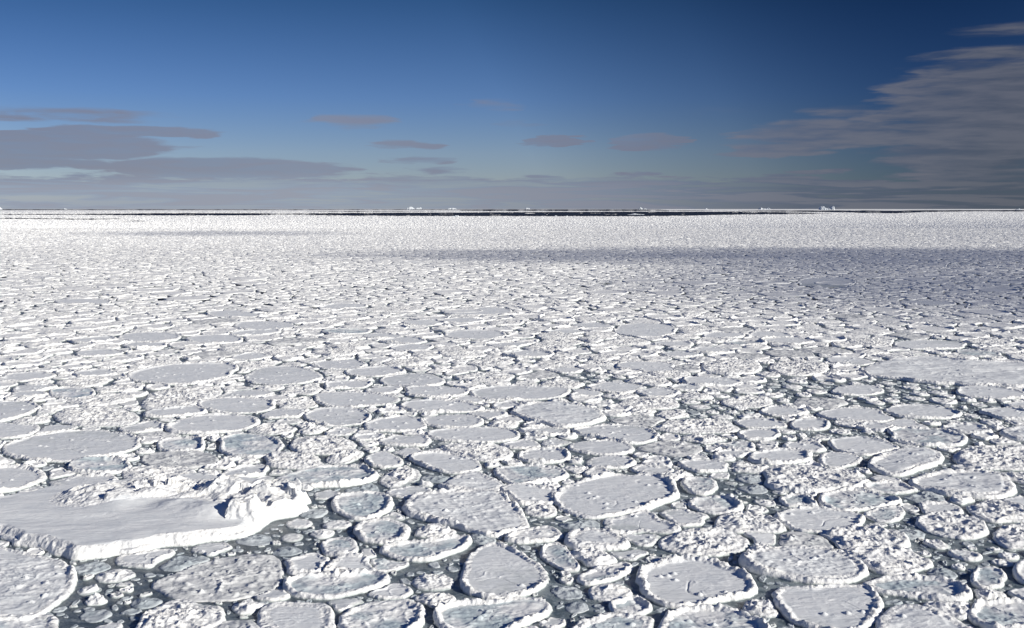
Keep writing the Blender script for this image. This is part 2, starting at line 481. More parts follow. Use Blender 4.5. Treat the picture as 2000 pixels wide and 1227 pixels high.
# (kind, name used when a neighbour is described by it, label, outline)
T = [
 ('carved', 'wide wrinkled floe', 'wide rough floe with wrinkled snow, touching the front corner of the big ridged floe', [(-60,1070),(10,1072),(60,1085),(110,1090),(148,1108),(156,1138),(132,1168),(90,1192),(40,1212),(-60,1222)]),
 ('pool', 'dark-hollowed corner floe', 'floe with a dark wet hollow in the bottom corner below the wrinkled floe', [(-50,1212),(40,1200),(100,1197),(122,1210),(112,1245),(-50,1262)]),
 ('thin', 'low cracked grey floe', 'low grey floe criss-crossed by cracks, barely above the slush', [(275,1140),(330,1120),(400,1095),(480,1078),(545,1078),(554,1120),(545,1145),(500,1160),(440,1172),(380,1172),(310,1157)]),
 ('pool', 'blue-pooled floe with white mound', 'long rimmed floe with a blue pool around one white mound', [(552,1130),(600,1120),(690,1118),(750,1116),(765,1133),(730,1150),(640,1168),(580,1165),(555,1150)]),
 ('flat', 'square grey-topped floe', 'square smooth grey-topped floe cut off by the lower edge of the photo', [(500,1195),(530,1175),(620,1172),(645,1180),(655,1210),(650,1250),(540,1250),(505,1225)]),
 ('pool', 'milky-centred floe', 'floe with a milky blue wet centre beside the square grey-topped floe', [(657,1210),(690,1180),(740,1170),(800,1168),(836,1180),(832,1210),(800,1235),(740,1260),(670,1240)]),
 ('pool', 'lumpy two-pool floe', 'lumpy floe with two blue hollows just below the rounded triangular floe', [(840,1190),(880,1172),(960,1172),(1060,1166),(1086,1185),(1070,1205),(1010,1225),(960,1250),(880,1240),(845,1210)]),
 ('flat', 'rounded triangular floe', 'rounded triangular floe with a smooth snow top inside a thick crumbly rim', [(892,1140),(903,1100),(920,1075),(950,1060),(985,1062),(1020,1080),(1060,1105),(1080,1127),(1065,1147),(1020,1160),(960,1170),(905,1160)]),
 ('carved', 'wedge-shaped wind-carved floe', 'large wedge-shaped floe of wind-carved snow with blunt broad end', [(785,975),(830,962),(980,958),(1002,975),(1022,1000),(1034,1025),(1010,1040),(960,1048),(900,1035),(830,1015),(788,1000)]),
 ('flat', 'broad round floe', 'broad round floe with level snow and a thin crack, widest in the middle pack', [(1077,965),(1110,945),(1160,930),(1220,924),(1290,928),(1326,942),(1329,970),(1300,988),(1250,997),(1180,1012),(1130,1008),(1090,990)]),
 ('flat', 'five-cornered smooth floe', 'large five-cornered floe with smooth finely wrinkled snow top', [(1228,1125),(1270,1098),(1340,1086),(1390,1092),(1440,1110),(1491,1135),(1486,1160),(1420,1172),(1350,1185),(1290,1182),(1250,1155)]),
 ('flat', 'trapezoid floe', 'trapezoid flat floe with a jagged blue shadow along one rim', [(1497,1152),(1540,1142),(1680,1139),(1715,1150),(1731,1175),(1710,1210),(1680,1240),(1600,1235),(1530,1205)]),
 ('pool', 'pale green pool floe', 'floe with pale green pool and high rim, cut by the lower edge', [(1280,1218),(1320,1187),(1390,1180),(1440,1190),(1500,1215),(1520,1250),(1400,1270),(1290,1260)]),
 ('carved', 'long floe with a smooth end', 'long floe, rubbly at one end and smooth snow at the other', [(1432,1095),(1460,1078),(1540,1064),(1610,1067),(1660,1085),(1699,1105),(1687,1130),(1640,1140),(1560,1135),(1480,1120)]),
 ('flat', 'bean-shaped floe', 'bean-shaped white floe with crumbly snow over half its top', [(1502,1010),(1525,993),(1580,988),(1660,998),(1702,1010),(1690,1025),(1640,1035),(1600,1040),(1540,1030)]),
 ('pool', 'grey-green basin floe', 'ring-shaped floe with steep dark side and a grey-green basin', [(1590,972),(1610,957),(1680,955),(1740,968),(1765,980),(1740,988),(1700,993),(1640,998),(1600,987)]),
 ('pool', 'little horseshoe floe', 'little horseshoe-shaped floe tucked against the ring-shaped floe', [(1683,1002),(1710,990),(1760,988),(1772,1000),(1757,1015),(1720,1020),(1695,1012)]),
 ('drift', 'smooth drifted floe', 'smooth floe of soft wind-drifted snow near the edge of the frame', [(1770,940),(1800,925),(1870,918),(1950,925),(1996,950),(1985,968),(1930,975),(1850,965),(1790,952)]),
 ('lumpy', 'dark-sided white floe', 'thick white floe with dark shaded side, half out of frame', [(1937,1045),(1950,1028),(2000,1017),(2050,1020),(2060,1060),(1990,1072),(1950,1065)]),
 ('lumpy', 'loose rubble floe with a grey dip', 'loose rubble floe with a grey dip beside the dark-sided floe', [(1780,1012),(1820,1000),(1900,1010),(1936,1030),(1920,1048),(1880,1052),(1810,1040)]),
 ('pool', 'long floe with a shaded dip', 'long rubble-rimmed floe with a grey shaded dip at one end', [(1675,1135),(1740,1120),(1850,1125),(1900,1150),(1905,1168),(1850,1175),(1760,1160),(1700,1155)]),
 ('pool', 'small round ring floe', 'small round ring floe alone in dark slush', E(1895,1966,1105,1148)),
 ('drift', 'mounded floe in the lower corner', 'mounded floe of smooth snow with dark pits at the lower edge', [(1705,1215),(1740,1187),(1780,1178),(1850,1200),(1920,1235),(1900,1260),(1710,1260)]),
 ('pool', 'wide floe with shaded trough', 'wide floe with a shaded blue trough in the bottom corner', [(1890,1190),(1920,1172),(2000,1168),(2050,1190),(2050,1230),(1940,1235),(1900,1215)]),
 ('lumpy', 'crumbly domed floe', 'crumbly domed floe with smooth patch behind the five-cornered floe', [(1275,1060),(1310,1037),(1400,1028),(1460,1045),(1469,1063),(1440,1078),(1380,1086),(1320,1082)]),
 ('pool', 'pale blue pool floe', 'floe with one pale blue pool beyond the crumbly domed floe', [(1335,988),(1360,970),(1420,970),(1456,985),(1450,1000),(1390,1004)]),
 ('pool', 'green-faced block floe', 'thick block-like floe with green ice face beside the broad round floe', [(1325,940),(1350,928),(1400,932),(1403,955),(1380,968),(1340,960)]),
 ('lumpy', 'thick floe with a snow shelf', 'thick floe with a bright snow shelf and shaded end, cut by the frame', [(1853,897),(1875,874),(1960,866),(2050,870),(2050,915),(1960,918),(1890,912)]),
 ('drift', 'two-humped floe', 'two-humped snow floe with a deep shaded edge', [(1690,905),(1715,885),(1780,872),(1840,880),(1846,903),(1800,915),(1760,932),(1710,925)]),
 ('flat', 'rough low floe', 'low rough floe with shaded inner rim on open slush', [(1450,895),(1478,880),(1540,876),(1590,884),(1592,898),(1540,906),(1475,906)]),
 ('flat', 'floe with one straight step', 'smooth floe crossed by a straight shaded step', [(1594,888),(1620,880),(1670,885),(1690,896),(1665,908),(1625,914),(1600,905)]),
 ('flat', 'narrow straight-sided floe', 'narrow straight-sided floe with bright front rim', [(1722,797),(1760,788),(1860,795),(1881,808),(1860,818),(1760,816),(1738,808)]),
 ('drift', 'huge drifted floe', 'huge drifted snow floe reaching the frame edge, largest of the far pack', [(1665,722),(1740,700),(1800,695),(1900,705),(2060,712),(2060,757),(1960,757),(1850,752),(1760,742),(1690,735)]),
 ('drift', 'sail-humped floe', 'floe with smooth sail-like snow hump and sloping top', [(985,805),(1010,792),(1080,785),(1160,797),(1186,812),(1180,822),(1150,832),(1090,836),(1030,820)]),
 ('flat', 'double-topped long floe', 'long floe with two level snow patches split by a low ridge', [(910,768),(930,756),(1000,750),(1110,757),(1122,768),(1080,778),(1000,782),(930,777)]),
 ('flat', 'tray-shaped floe', 'tray-shaped level floe with thin even rim', [(609,780),(620,766),(700,764),(770,772),(787,778),(760,788),(690,796),(630,793)]),
 ('flat', 'slender level floe', 'slender level floe just beyond the tray-shaped one with bulky end', [(775,793),(800,783),(870,780),(940,790),(954,800),(900,805),(830,806),(790,800)]),
 ('flat', 'lens-shaped smooth floe', 'lens-shaped floe with smooth tilted snow top', [(702,828),(740,815),(800,810),(825,818),(839,832),(810,841),(760,843),(720,840)]),
 ('flat', 'floe with a thick back rim', 'round floe with a thick bright rim around grey snow', E(824,946,808,835)),
 ('flat', 'long floe with a grey bar', 'long rimmed floe with one grey bar of bare snow', [(824,850),(850,838),(960,832),(1005,838),(1024,850),(1010,860),(950,864),(860,860)]),
 ('flat', 'wide sloping floe', 'wide sloping floe with jagged shaded rim at its end', [(1108,838),(1150,828),(1230,826),(1275,835),(1292,850),(1270,862),(1230,868),(1180,856),(1130,850)]),
 ('flat', 'oval floe with a bright band', 'oval floe with bright crumbly band in front of the wide sloping floe', [(1098,868),(1140,858),(1215,858),(1246,876),(1220,888),(1170,888),(1120,882)]),
 ('lumpy', 'hummocked arrow floe', 'arrow-shaped floe of soft hummocks running to a thin end', [(852,875),(880,864),(940,863),(990,872),(1009,888),(990,898),(940,901),(890,889)]),
 ('flat', 'grey-saddled floe', 'rounded white floe with a grey saddle in its snow', E(1009,1116,875,904)),
 ('flat', 'spoon-shaped floe', 'spoon-shaped floe with a level grey bowl and wide near rim', [(790,892),(830,882),(890,885),(940,898),(948,910),(930,920),(880,925),(830,913)]),
 ('drift', 'tent-shaped floe', 'tent-shaped pointed floe with a raised peak at the back', [(846,952),(880,936),(925,917),(960,932),(996,952),(980,962),(920,962)]),
 ('pool', 'blue-stepped floe', 'floe with a blue ice step and a grey snow shelf', [(956,915),(1000,905),(1080,908),(1116,920),(1110,935),(1060,942),(1010,950),(978,935)]),
 ('flat', 'teardrop floe', 'small teardrop floe with clean grey snow top', [(705,898),(730,882),(760,880),(796,902),(775,911),(730,912)]),
 ('lumpy', 'ruffled small floe', 'small ruffled floe with folded snow beside the teardrop floe', [(635,893),(670,878),(712,876),(708,890),(670,906),(640,904)]),
 ('lumpy', 'heart-shaped crumbly floe', 'heart-shaped crumbly floe with folded snow hollow', [(737,935),(770,912),(810,910),(825,924),(800,945),(775,953),(745,948)]),
 ('pool', 'wide rubble floe with blue pit', 'wide rubble-covered floe with one blue pit near its tip', [(520,938),(600,912),(680,905),(735,915),(745,930),(700,948),(630,952),(560,948)]),
 ('pool', 'shield-shaped floe with blue slope', 'shield-shaped floe with a tilted blue ice slope', [(640,978),(665,963),(730,958),(765,970),(774,985),(750,1005),(700,1016),(665,1003)]),
 ('flat', 'small clean oval floe', 'small clean oval floe behind the broad round floe', E(1142,1242,888,914)),
 ('pool', 'rubble floe with a blue back hollow', 'rubble floe with a blue hollow at its back edge', E(690,802,1012,1060)),
 ('pool', 'long canoe-shaped floe', 'long canoe-shaped floe with blue trough between white sides', [(728,1072),(760,1060),(850,1050),(915,1045),(928,1058),(890,1078),(830,1095),(770,1092)]),
 ('pool', 'doughnut floe', 'small doughnut-shaped floe with rubble hollow in dark slush', E(628,701,1047,1086)),
 ('lumpy', 'small layered floe', 'small layered floe with folded rims by dark open water', E(806,889,1117,1150)),
 ('drift', 'saddle-shaped floe', 'saddle-shaped floe of smooth snow with dark notch', [(1097,1048),(1130,1033),(1190,1036),(1240,1062),(1220,1072),(1150,1072),(1105,1066)]),
 ('pool', 'arched floe with green flank', 'arched floe with pale green flank behind the rounded triangular floe', [(975,1050),(1020,1030),(1080,1024),(1100,1036),(1098,1052),(1050,1058),(1000,1060)]),
 ('pool', 'deep blue bowl floe', 'deep blue bowl in a floe beside the rounded triangular floe', [(1045,1080),(1066,1060),(1100,1060),(1120,1085),(1142,1110),(1112,1118),(1078,1100)]),
 ('pool', 'green-streaked floe', 'floe with a turquoise streak across rubble snow', [(1125,1125),(1150,1108),(1225,1096),(1240,1108),(1215,1125),(1160,1140),(1135,1140)]),
 ('lumpy', 'humped rubble floe', 'humped rubble floe next to open grey slush', E(1146,1236,1138,1172)),
 ('lumpy', 'lone round floe in black water', 'lone small round floe in a dark water gap', E(1027,1089,982,1008)),
 ('flat', 'great oval floe', 'great oval floe with smooth grey snow inside a white crumbly ring', [(2,872),(40,852),(110,841),(200,838),(265,848),(283,862),(260,880),(200,892),(130,901),(50,898),(10,888)]),
 ('flat', 'long smooth oval floe', 'long smooth oval floe with faint snow streaks', [(240,733),(280,716),(370,708),(455,709),(471,720),(450,735),(400,748),(330,752),(265,745)]),
 ('flat', 'thick-fronted oval floe', 'smooth grey oval floe with a thick front rim across a dark crack', [(470,735),(500,718),(560,713),(610,720),(641,735),(610,745),(550,752),(500,750)]),
 ('flat', 'flat ribbon-topped floe', 'flat floe with ribbon-like snow bands', [(318,836),(350,815),(430,808),(500,810),(520,820),(490,835),(420,847),(340,846)]),
 ('lumpy', 'crusty white floe', 'crusty white floe covered in rubble by a dark channel', E(102,278,795,832, rot=0.2)),
 ('flat', 'smooth floe cut by the frame', 'smooth grey floe with steep clean edge, cut by the frame', [(-60,790),(20,780),(70,785),(81,796),(60,808),(0,824),(-60,832)]),
 ('lumpy', 'ragged double floe', 'ragged double floe with snow lump on top', [(270,785),(300,760),(380,752),(430,755),(441,766),(400,785),(330,800),(280,800)]),
 ('flat', 'leaf-shaped floe', 'leaf-shaped floe with pale grey centre', E(383,541,776,806)),
 ('pool', 'twin-layered floe', 'twin-layered floe with a shaded blue slot', [(424,865),(440,848),(500,846),(550,858),(556,872),(530,888),(470,894),(430,884)]),
 ('pool', 'small floe with a round knob', 'small floe with a round ice knob at one end', E(305,403,855,882)),
 ('flat', 'half-hidden oval floe', 'half-hidden smooth oval floe at the frame edge behind the ridged floe', [(-60,915),(30,908),(85,915),(97,930),(60,950),(0,962),(-60,966)]),
 ('flat', 'short thick-rimmed floe', 'short floe with thick rim between two dark cracks', E(594,727,795,831)),
 ('pool', 'trough-topped floe', 'floe with a slushy trough below the great oval floe', E(130,256,893,925)),
 ('thin', 'grey rubble floe', 'low grey rubble floe in a wide slush channel', E(277,426,880,912)),
 ('lumpy', 'rough floe behind the ridge', 'rough floe just behind the hummocks of the ridged floe', E(235,386,910,938)),
 ('pool', 'small rimmed floe with a knob', 'small rimmed floe with broken knob on its tip', E(93,188,755,778)),
 ('lumpy', 'furrowed floe', 'furrowed lens-shaped floe on grey slush', E(565,698,850,887)),
 ('flat', 'gently domed floe', 'gently domed smooth floe with soft shaded corner', [(726,745),(760,730),(840,726),(865,738),(874,750),(800,758)]),
 ('flat', 'thin far floe in a chain', 'thin pale floe in the far pack with a dark notch at its tip', E(867,991,645,662)),
 ('flat', 'dark-topped far floe', 'dark grey-topped floe of the far pack with a bright block at its end', E(1200,1323,631,658)),
 ('flat', 'long far floe', 'long grey sliver floe in the far pack', E(860,1002,600,615)),
 ('flat', 'far sliver floe', 'smooth grey sliver floe with thick bright rim behind it', E(402,522,606,620)),
 ('flat', 'far lozenge floe', 'pale lozenge floe in the far pack', E(455,578,627,644)),
 ('flat', 'far floe by a black crack', 'grey-topped far floe beside a black crack', E(229,354,649,668)),
 ('flat', 'far tilted floe', 'tilted grey-topped floe touching a far dark crack', E(361,476,654,671)),
 ('flat', 'far pale sliver', 'pale sliver floe far out in the bright pack', E(105,218,584,594)),
 ('lumpy', 'rippled floe', 'rippled floe with clean front rim before the huge drifted floe', E(1500,1620,704,733)),
 ('lumpy', 'floe with a blue cone', 'floe with one blue shaded cone of snow', E(1366,1490,703,732)),
 ('flat', 'far shaded oval', 'shaded oval floe in the far cloud shadow', E(1556,1672,542,561)),
 ('flat', 'far grey bar floe', 'grey bar-shaped floe behind the huge drifted floe', E(1741,1888,663,682)),
 ('lumpy', 'tilted rubble floe', 'tilted rubble floe in loose brash', E(1408,1513,773,795)),
 ('flat', 'bright-lipped floe', 'bright-lipped floe with smooth pale top among rubble', E(1440,1525,836,858)),
 ('flat', 'smooth floe among brash', 'smooth small floe among dense brash', E(1541,1626,816,840)),
 ('flat', 'pale floe by the slush field', 'pale floe with crumbly front beside a field of slush', E(1622,1728,752,771)),
 ('drift', 'tall-edged floe', 'tall-edged snowy floe cut by the frame above the thick shelf floe', [(1945,848),(1965,834),(2050,826),(2050,862),(1990,862)]),
]

FLOES = []          # every floe: dict(c, r, area, kind, P, ...)
for kind, short, label, pts in T:
    zt = 0.10
    g = [ground(px, py, zt) for px, py in pts]
    c, r, A = polar_outline(g)
    FLOES.append(dict(c=c, r=r * 0.985, area=A, kind=kind, short=short, label=label, hero=True))

# the big ridged floe (built apart further down)
RIDGE_PX = [(-70,1002),(0,985),(100,951),(190,944),(330,926),(450,928),(560,940),(625,966),(606,988),(552,1020),(472,1050),(380,1064),(260,1082),(140,1097),(122,1085),(60,1070),(0,1047),(-70,1036)]
rc, rr, rA = polar_outline([ground(px, py, 0.28 if py < 970 else 0.0) for px, py in RIDGE_PX])
RIDGE = dict(c=rc, r=rr, area=rA, kind='ridge', hero=True, short='big ridged floe', label='largest floe, smooth snow in front and a ridge of broken blocks behind')

HC = [f for f in FLOES] + [RIDGE]
hb = np.concatenate([np.stack([f['c'][0] + f['r'] * np.cos(TH), f['c'][1] + f['r'] * np.sin(TH)], 1)[::2] for f in HC])
hid = np.repeat(np.arange(len(HC)), MP // 2)

# ------------------------------------------------------------------ the other floes: seeds, then power cells rounded off
SLUSH = [(220, 1165, 95, 70), (570, 1055, 95, 60), (620, 1000, 60, 30), (1120, 1160, 90, 50), (1900, 1100, 110, 60), (1780, 780, 160, 45), (850, 1090, 60, 40),
         (1380, 800, 80, 24), (330, 905, 60, 25), (1480, 960, 70, 25), (1130, 740, 55, 14), (480, 1110, 120, 40), (1790, 1050, 90, 40), (1560, 760, 80, 25), (1650, 850, 90, 20)]
SL = []
for px, py, hw, hh in SLUSH:
    x, y = ground(px, py)
    SL.append((x, y, hw * y / F * 1.05, (ground(px, py - hh)[1] - ground(px, py + hh)[1]) / 2))
def in_slush(x, y):
    return any(((x - a) / c) ** 2 + ((y - b) / d) ** 2 < 1 for a, b, c, d in SL)

def in_hero(x, y, marg=0.0):
    for f in HC:
        ddx, ddy = x - f['c'][0], y - f['c'][1]
        d = math.hypot(ddx, ddy)
        if d > 12: continue
        k = int(round((math.atan2(ddy, ddx) % (2 * math.pi)) / (2 * math.pi) * MP)) % MP
        if d < f['r'][k] + marg:
            return True
    return False

NEAR_Y = 112.0
seeds = []          # x, y, R
grid = {}
GC = 1.5
def near_ok(x, y, R, pack):
    gx, gy = int(x // GC), int(y // GC)
    for i in range(gx - 3, gx + 4):
        for j in range(gy - 3, gy + 4):
            for (a, b, q) in grid.get((i, j), ()):
                if (a - x) ** 2 + (b - y) ** 2 < ((R + q) * pack) ** 2:
                    return False
    return True
def add_seed(x, y, R):
    seeds.append((x, y, R))
    grid.setdefault((int(x // GC), int(y // GC)), []).append((x, y, R))
hk = kdtree.KDTree(len(hb))
for i, (x, y) in enumerate(hb):
    hk.insert((x, y, 0), i)
hk.balance()
for R0, R1, tries, pack in ((1.6, 2.3, 1100, 0.92), (1.0, 1.6, 6000, 0.90), (0.7, 1.0, 12000, 0.88), (0.42, 0.7, 16000, 0.90), (0.28, 0.42, 4000, 1.0)):
    ys = np.sqrt(rng.random(tries) * (NEAR_Y ** 2 - 22 ** 2) + 22 ** 2)
    if R1 < 0.75:                                   # the smallest only where they can be told apart
        ys = 22 + rng.random(tries) ** 1.3 * 60
    xs = (rng.random(tries) * 2 - 1) * (0.60 * ys + 3)
    Rs = R0 + (R1 - R0) * rng.random(tries)
    for x, y, R in zip(xs, ys, Rs):
        _, _, dh = hk.find((x, y, 0))
        if dh < R * 0.8 or not near_ok(x, y, R, pack) or in_hero(x, y):
            continue
        if in_slush(x, y):
            if R > 0.95 or rng.random() < 0.45: continue
            add_seed(x, y, R * 0.8)
            continue
        add_seed(x, y, R)
# beyond: a loose lattice with some larger floes
FAR_Y = 620.0
sp = 1.95
far = []
y = NEAR_Y
while y < FAR_Y:
    s = sp * (1.0 + 0.7 * (y - NEAR_Y) / (FAR_Y - NEAR_Y))
    n = int((0.60 * y + 3) * 2 / s)
    xs = (np.arange(n) - n / 2 + rng.random(n) * 0.8) * s
    ys = y + (rng.random(n) - 0.5) * s * 0.9
    far.append(np.stack([xs, ys, s * (0.38 + 0.3 * rng.random(n))], 1))
    y += s * 0.9
far = np.concatenate(far)
nb = 900
by = np.sqrt(rng.random(nb) * (420 ** 2 - 90 ** 2) + 90 ** 2)
big = np.stack([(rng.random(nb) * 2 - 1) * 0.60 * by, by, 2.0 + 1.6 * rng.random(nb) ** 2], 1)
far = far[far[:, 1] > NEAR_Y - 1]
keep = np.ones(len(far), bool)
fk = kdtree.KDTree(len(far))
for i, (x, y, R) in enumerate(far):
    fk.insert((x, y, 0), i)
fk.balance()
kept_big = []
for (x, y, R) in big:
    if y < NEAR_Y + 4: continue
    if any((x - a) ** 2 + (y - b) ** 2 < (R + q) ** 2 for a, b, q in kept_big): continue
    kept_big.append((x, y, R))
    for _, i, d in fk.find_range((x, y, 0), R * 1.02):
        keep[i] = False
for f in HC:
    if f['c'][1] > 90:
        for _, i, d in fk.find_range((f['c'][0], f['c'][1], 0), 9.0):
            if in_hero(far[i, 0], far[i, 1], -0.35): keep[i] = False
keep &= rng.random(len(far)) > np.where(far[:, 1] < 300, 0.03, 0.01)
far = far[keep]
S = np.array(seeds + kept_big + [tuple(v) for v in far])
NS = len(S)
sk = kdtree.KDTree(NS)
for i in range(NS):
    sk.insert((S[i, 0], S[i, 1], 0), i)
sk.balance()
K = 14
H = np.full((NS, K + 3), 50.0)
PH = np.zeros((NS, K + 3))
for i in range(NS):
    x, y, R = S[i]
    n = 0
    for _, j, d in sk.find_n((x, y, 0), K + 1):
        if j == i or d < 1e-4: continue
        if n >= K: break
        q = S[j, 2]
        H[i, n] = max((d * d + R * R - q * q) / (2 * d), 0.12)
        PH[i, n] = math.atan2(S[j, 1] - y, S[j, 0] - x)
        n += 1
    if y < 175:
        seen = {}
        for (p, k, d) in hk.find_range((x, y, 0), R * 2.0 + 0.6):
            hh = hid[k]
            if hh not in seen or d < seen[hh][0]:
                seen[hh] = (d, math.atan2(p[1] - y, p[0] - x))
        for m_, (d, a) in enumerate(sorted(seen.values())[:3]):
            H[i, K + m_] = max(d - 0.03, 0.10)
            PH[i, K + m_] = a

RAFT = rng.random(NS) < 0.13
CAPF = np.array([1.0 if in_slush(x, y) else 1.42 for x, y, _ in S])
def outlines(idx, M, p=13.0):
    th = np.arange(M) * 2 * math.pi / M
    c = np.clip(np.cos(th[None, :, None] - PH[idx][:, None, :]), 0, None)
    q = ((c / H[idx][:, None, :]) ** p).sum(2)
    cap = (CAPF[idx] * S[idx, 2]) ** -p
    r = (q + cap[:, None]) ** (-1 / p)
    ph = rng.random((len(idx), 4)) * 6.28
    am = rng.random((len(idx), 4)) * np.array([.10, .09, .06, .04])
    wob = sum(am[:, k:k + 1] * np.cos((k + 2) * th[None, :] + ph[:, k:k + 1]) for k in range(4))
    gap = (0.02 + 0.14 * rng.random(len(idx)) ** 1.5)[:, None] * np.clip((400 - S[idx, 1]) / 250, 0.1, 1)[:, None]
    return np.maximum(r * (0.985 + 0.8 * wob) * np.where(RAFT[idx], 1.14, 1.0)[:, None] - gap, 0.10)

# which of them show largest: those become floes of their own
px_x = S[:, 0]
slant = np.sqrt(S[:, 0] ** 2 + S[:, 1] ** 2 + CAM_H ** 2)
cp, sp_ = math.cos(PITCH), math.sin(PITCH)
depth = S[:, 1] * cp + CAM_H * sp_
upc = S[:, 1] * sp_ - CAM_H * cp
U = 1000 + F * S[:, 0] / depth
Vp = 613.5 - F * upc / depth
inside = (U > -15) & (U < 2015) & (Vp < 1245) & (Vp > 408)
nearidx = np.where(S[:, 1] < 150)[0]
r_near = outlines(nearidx, MP)
area = np.zeros(NS)
area[nearidx] = 0.5 * (r_near ** 2).sum(1) * (2 * math.pi / MP)
scr = area * CAM_H / slant ** 3 * inside
N_IND = 300 - len(HC) - 1
top = set(np.argsort(-scr)[:N_IND].tolist())
rmap = {i: r_near[k] for k, i in enumerate(nearidx)}
kinds_p = ['flat', 'lumpy', 'pool', 'thin']
KIND_OF = np.array([rng.choice(4, p=[.1, .12, .08, .70] if in_slush(x, y) else [.46, .33, .07, .14]) for x, y, _ in S])
for i in sorted(top):
    FLOES.append(dict(c=S[i, :2].copy(), r=rmap[i], area=area[i], kind=kinds_p[KIND_OF[i]], hero=False, raft=bool(RAFT[i])))

# ------------------------------------------------------------------ labels of the floes that were not traced: by look and by the traced floe they lie beside
LOOK = {'carved': 'wind-carved', 'flat': 'flat-topped', 'lumpy': 'rubbly white', 'pool': 'wet-centred', 'thin': 'low grey', 'drift': 'snowy'}
ORD = ['', 'second ', 'third ', 'fourth ', 'fifth ', 'sixth ', 'seventh ', 'eighth ', 'ninth ', 'tenth ', 'eleventh ', 'twelfth ']
land = [f for f in HC]
bins = {}
for f in FLOES:
    if f['hero']: continue
    best = min(land, key=lambda h: max(0.0, math.hypot(*(f['c'] - h['c'])) - 0.8 * math.sqrt(h['area'] / math.pi)))
    d = f['c'] - best['c']
    if abs(d[0]) > abs(d[1]):
        way = 'right of' if d[0] > 0 else 'left of'
    else:
        way = 'behind' if d[1] > 0 else 'in front of'
    a = f['area']
    f['size'] = 'tiny' if a < 0.8 else 'small' if a < 2.2 else 'middling' if a < 5 else 'broad'
    bins.setdefault((best['short'], way, f['size'] + ' ' + LOOK[f['kind']]), []).append((math.hypot(*d), f))
for (short, way, look), lst in bins.items():
    lst.sort(key=lambda t: t[0])
    for k, (_, f) in enumerate(lst):
        f['label'] = look + ' floe, ' + ORD[k] + way + ' the ' + short

# ------------------------------------------------------------------ floe meshes
def ring_layout(f, M, nr, ni):
    r = np.interp(np.arange(M) * 2 * math.pi / M, np.append(TH, 2 * math.pi), np.append(f['r'], f['r'][0]))
    th = np.arange(M) * 2 * math.pi / M
    P = f['P']
    c = f['c']
    # crumbly edge
    ex, ey = c[0] + r * np.cos(th), c[1] + r * np.sin(th)
    r = r * (1 + 0.17 * (fbm(ex * 0.8, ey * 0.8, 66, 2) - 0.5)) + 0.14 * (fbm(ex * 2.2, ey * 2.2, 61, 3) - 0.5) * min(1.0, P['w'] / 0.3) + 0.05 * (lumps(ex, ey, 0.3, 13) - 0.3)
    es = np.concatenate([[-0.03, -0.02, 0.0], np.linspace(0.025, 1.15 * P['w'], nr)])
    rho = [np.maximum(r - e, 0.02) for e in es]
    rin = rho[-1]
    for k in range(1, ni):
        rho.append(rin * (1 - k / ni) ** 0.95)
    rho = np.array(rho)
    e = r[None, :] - rho
    e[0], e[1] = -0.2, -0.1
    x = c[0] + rho * np.cos(th)
    y = c[1] + rho * np.sin(th)
    return x, y, e

def skin(f, M, nr, ni, zfun=None):
    x, y, e = ring_layout(f, M, nr, ni)
    z = (zfun or floe_z)(x, y, np.maximum(e, 0), f['P'])
    if 'tilt' in f:
        z = z + (f['tilt'][0] * (x - f['c'][0]) + f['tilt'][1] * (y - f['c'][1])) * sst(e, 0, 0.15)
    z = np.maximum(z, 0.012)
    z[0], z[1], z[2] = -0.30, -0.10, 0.01
    R = len(x)
    cx, cy = f['c']
    cz = (zfun or floe_z)(np.array([cx]), np.array([cy]), np.array([e[-1].max() + 0.1]), f['P'])[0]
    V = np.stack([x - cx, y - cy, z], 2).reshape(-1, 3)
    V = np.vstack([V, [[0, 0, max(cz, 0.012)]]])
    i = np.arange(R - 1)[:, None] * M + np.arange(M)[None, :]
    j = np.arange(R - 1)[:, None] * M + (np.arange(M)[None, :] + 1) % M
    Q = np.stack([i, j, j + M, i + M], 2)
    last = (R - 1) * M
    Tt = np.stack([last + np.arange(M), last + (np.arange(M) + 1) % M, np.full(M, R * M)], 1)
    return V, Q, Tt

def sub_mesh(V, Q, Tt):
    ids = np.unique(np.concatenate([Q.ravel(), Tt.ravel()])) if len(Tt) else np.unique(Q)
    mp = np.full(len(V), -1, np.int64)
    mp[ids] = np.arange(len(ids))
    return V[ids], mp[Q], (mp[Tt] if len(Tt) else None)

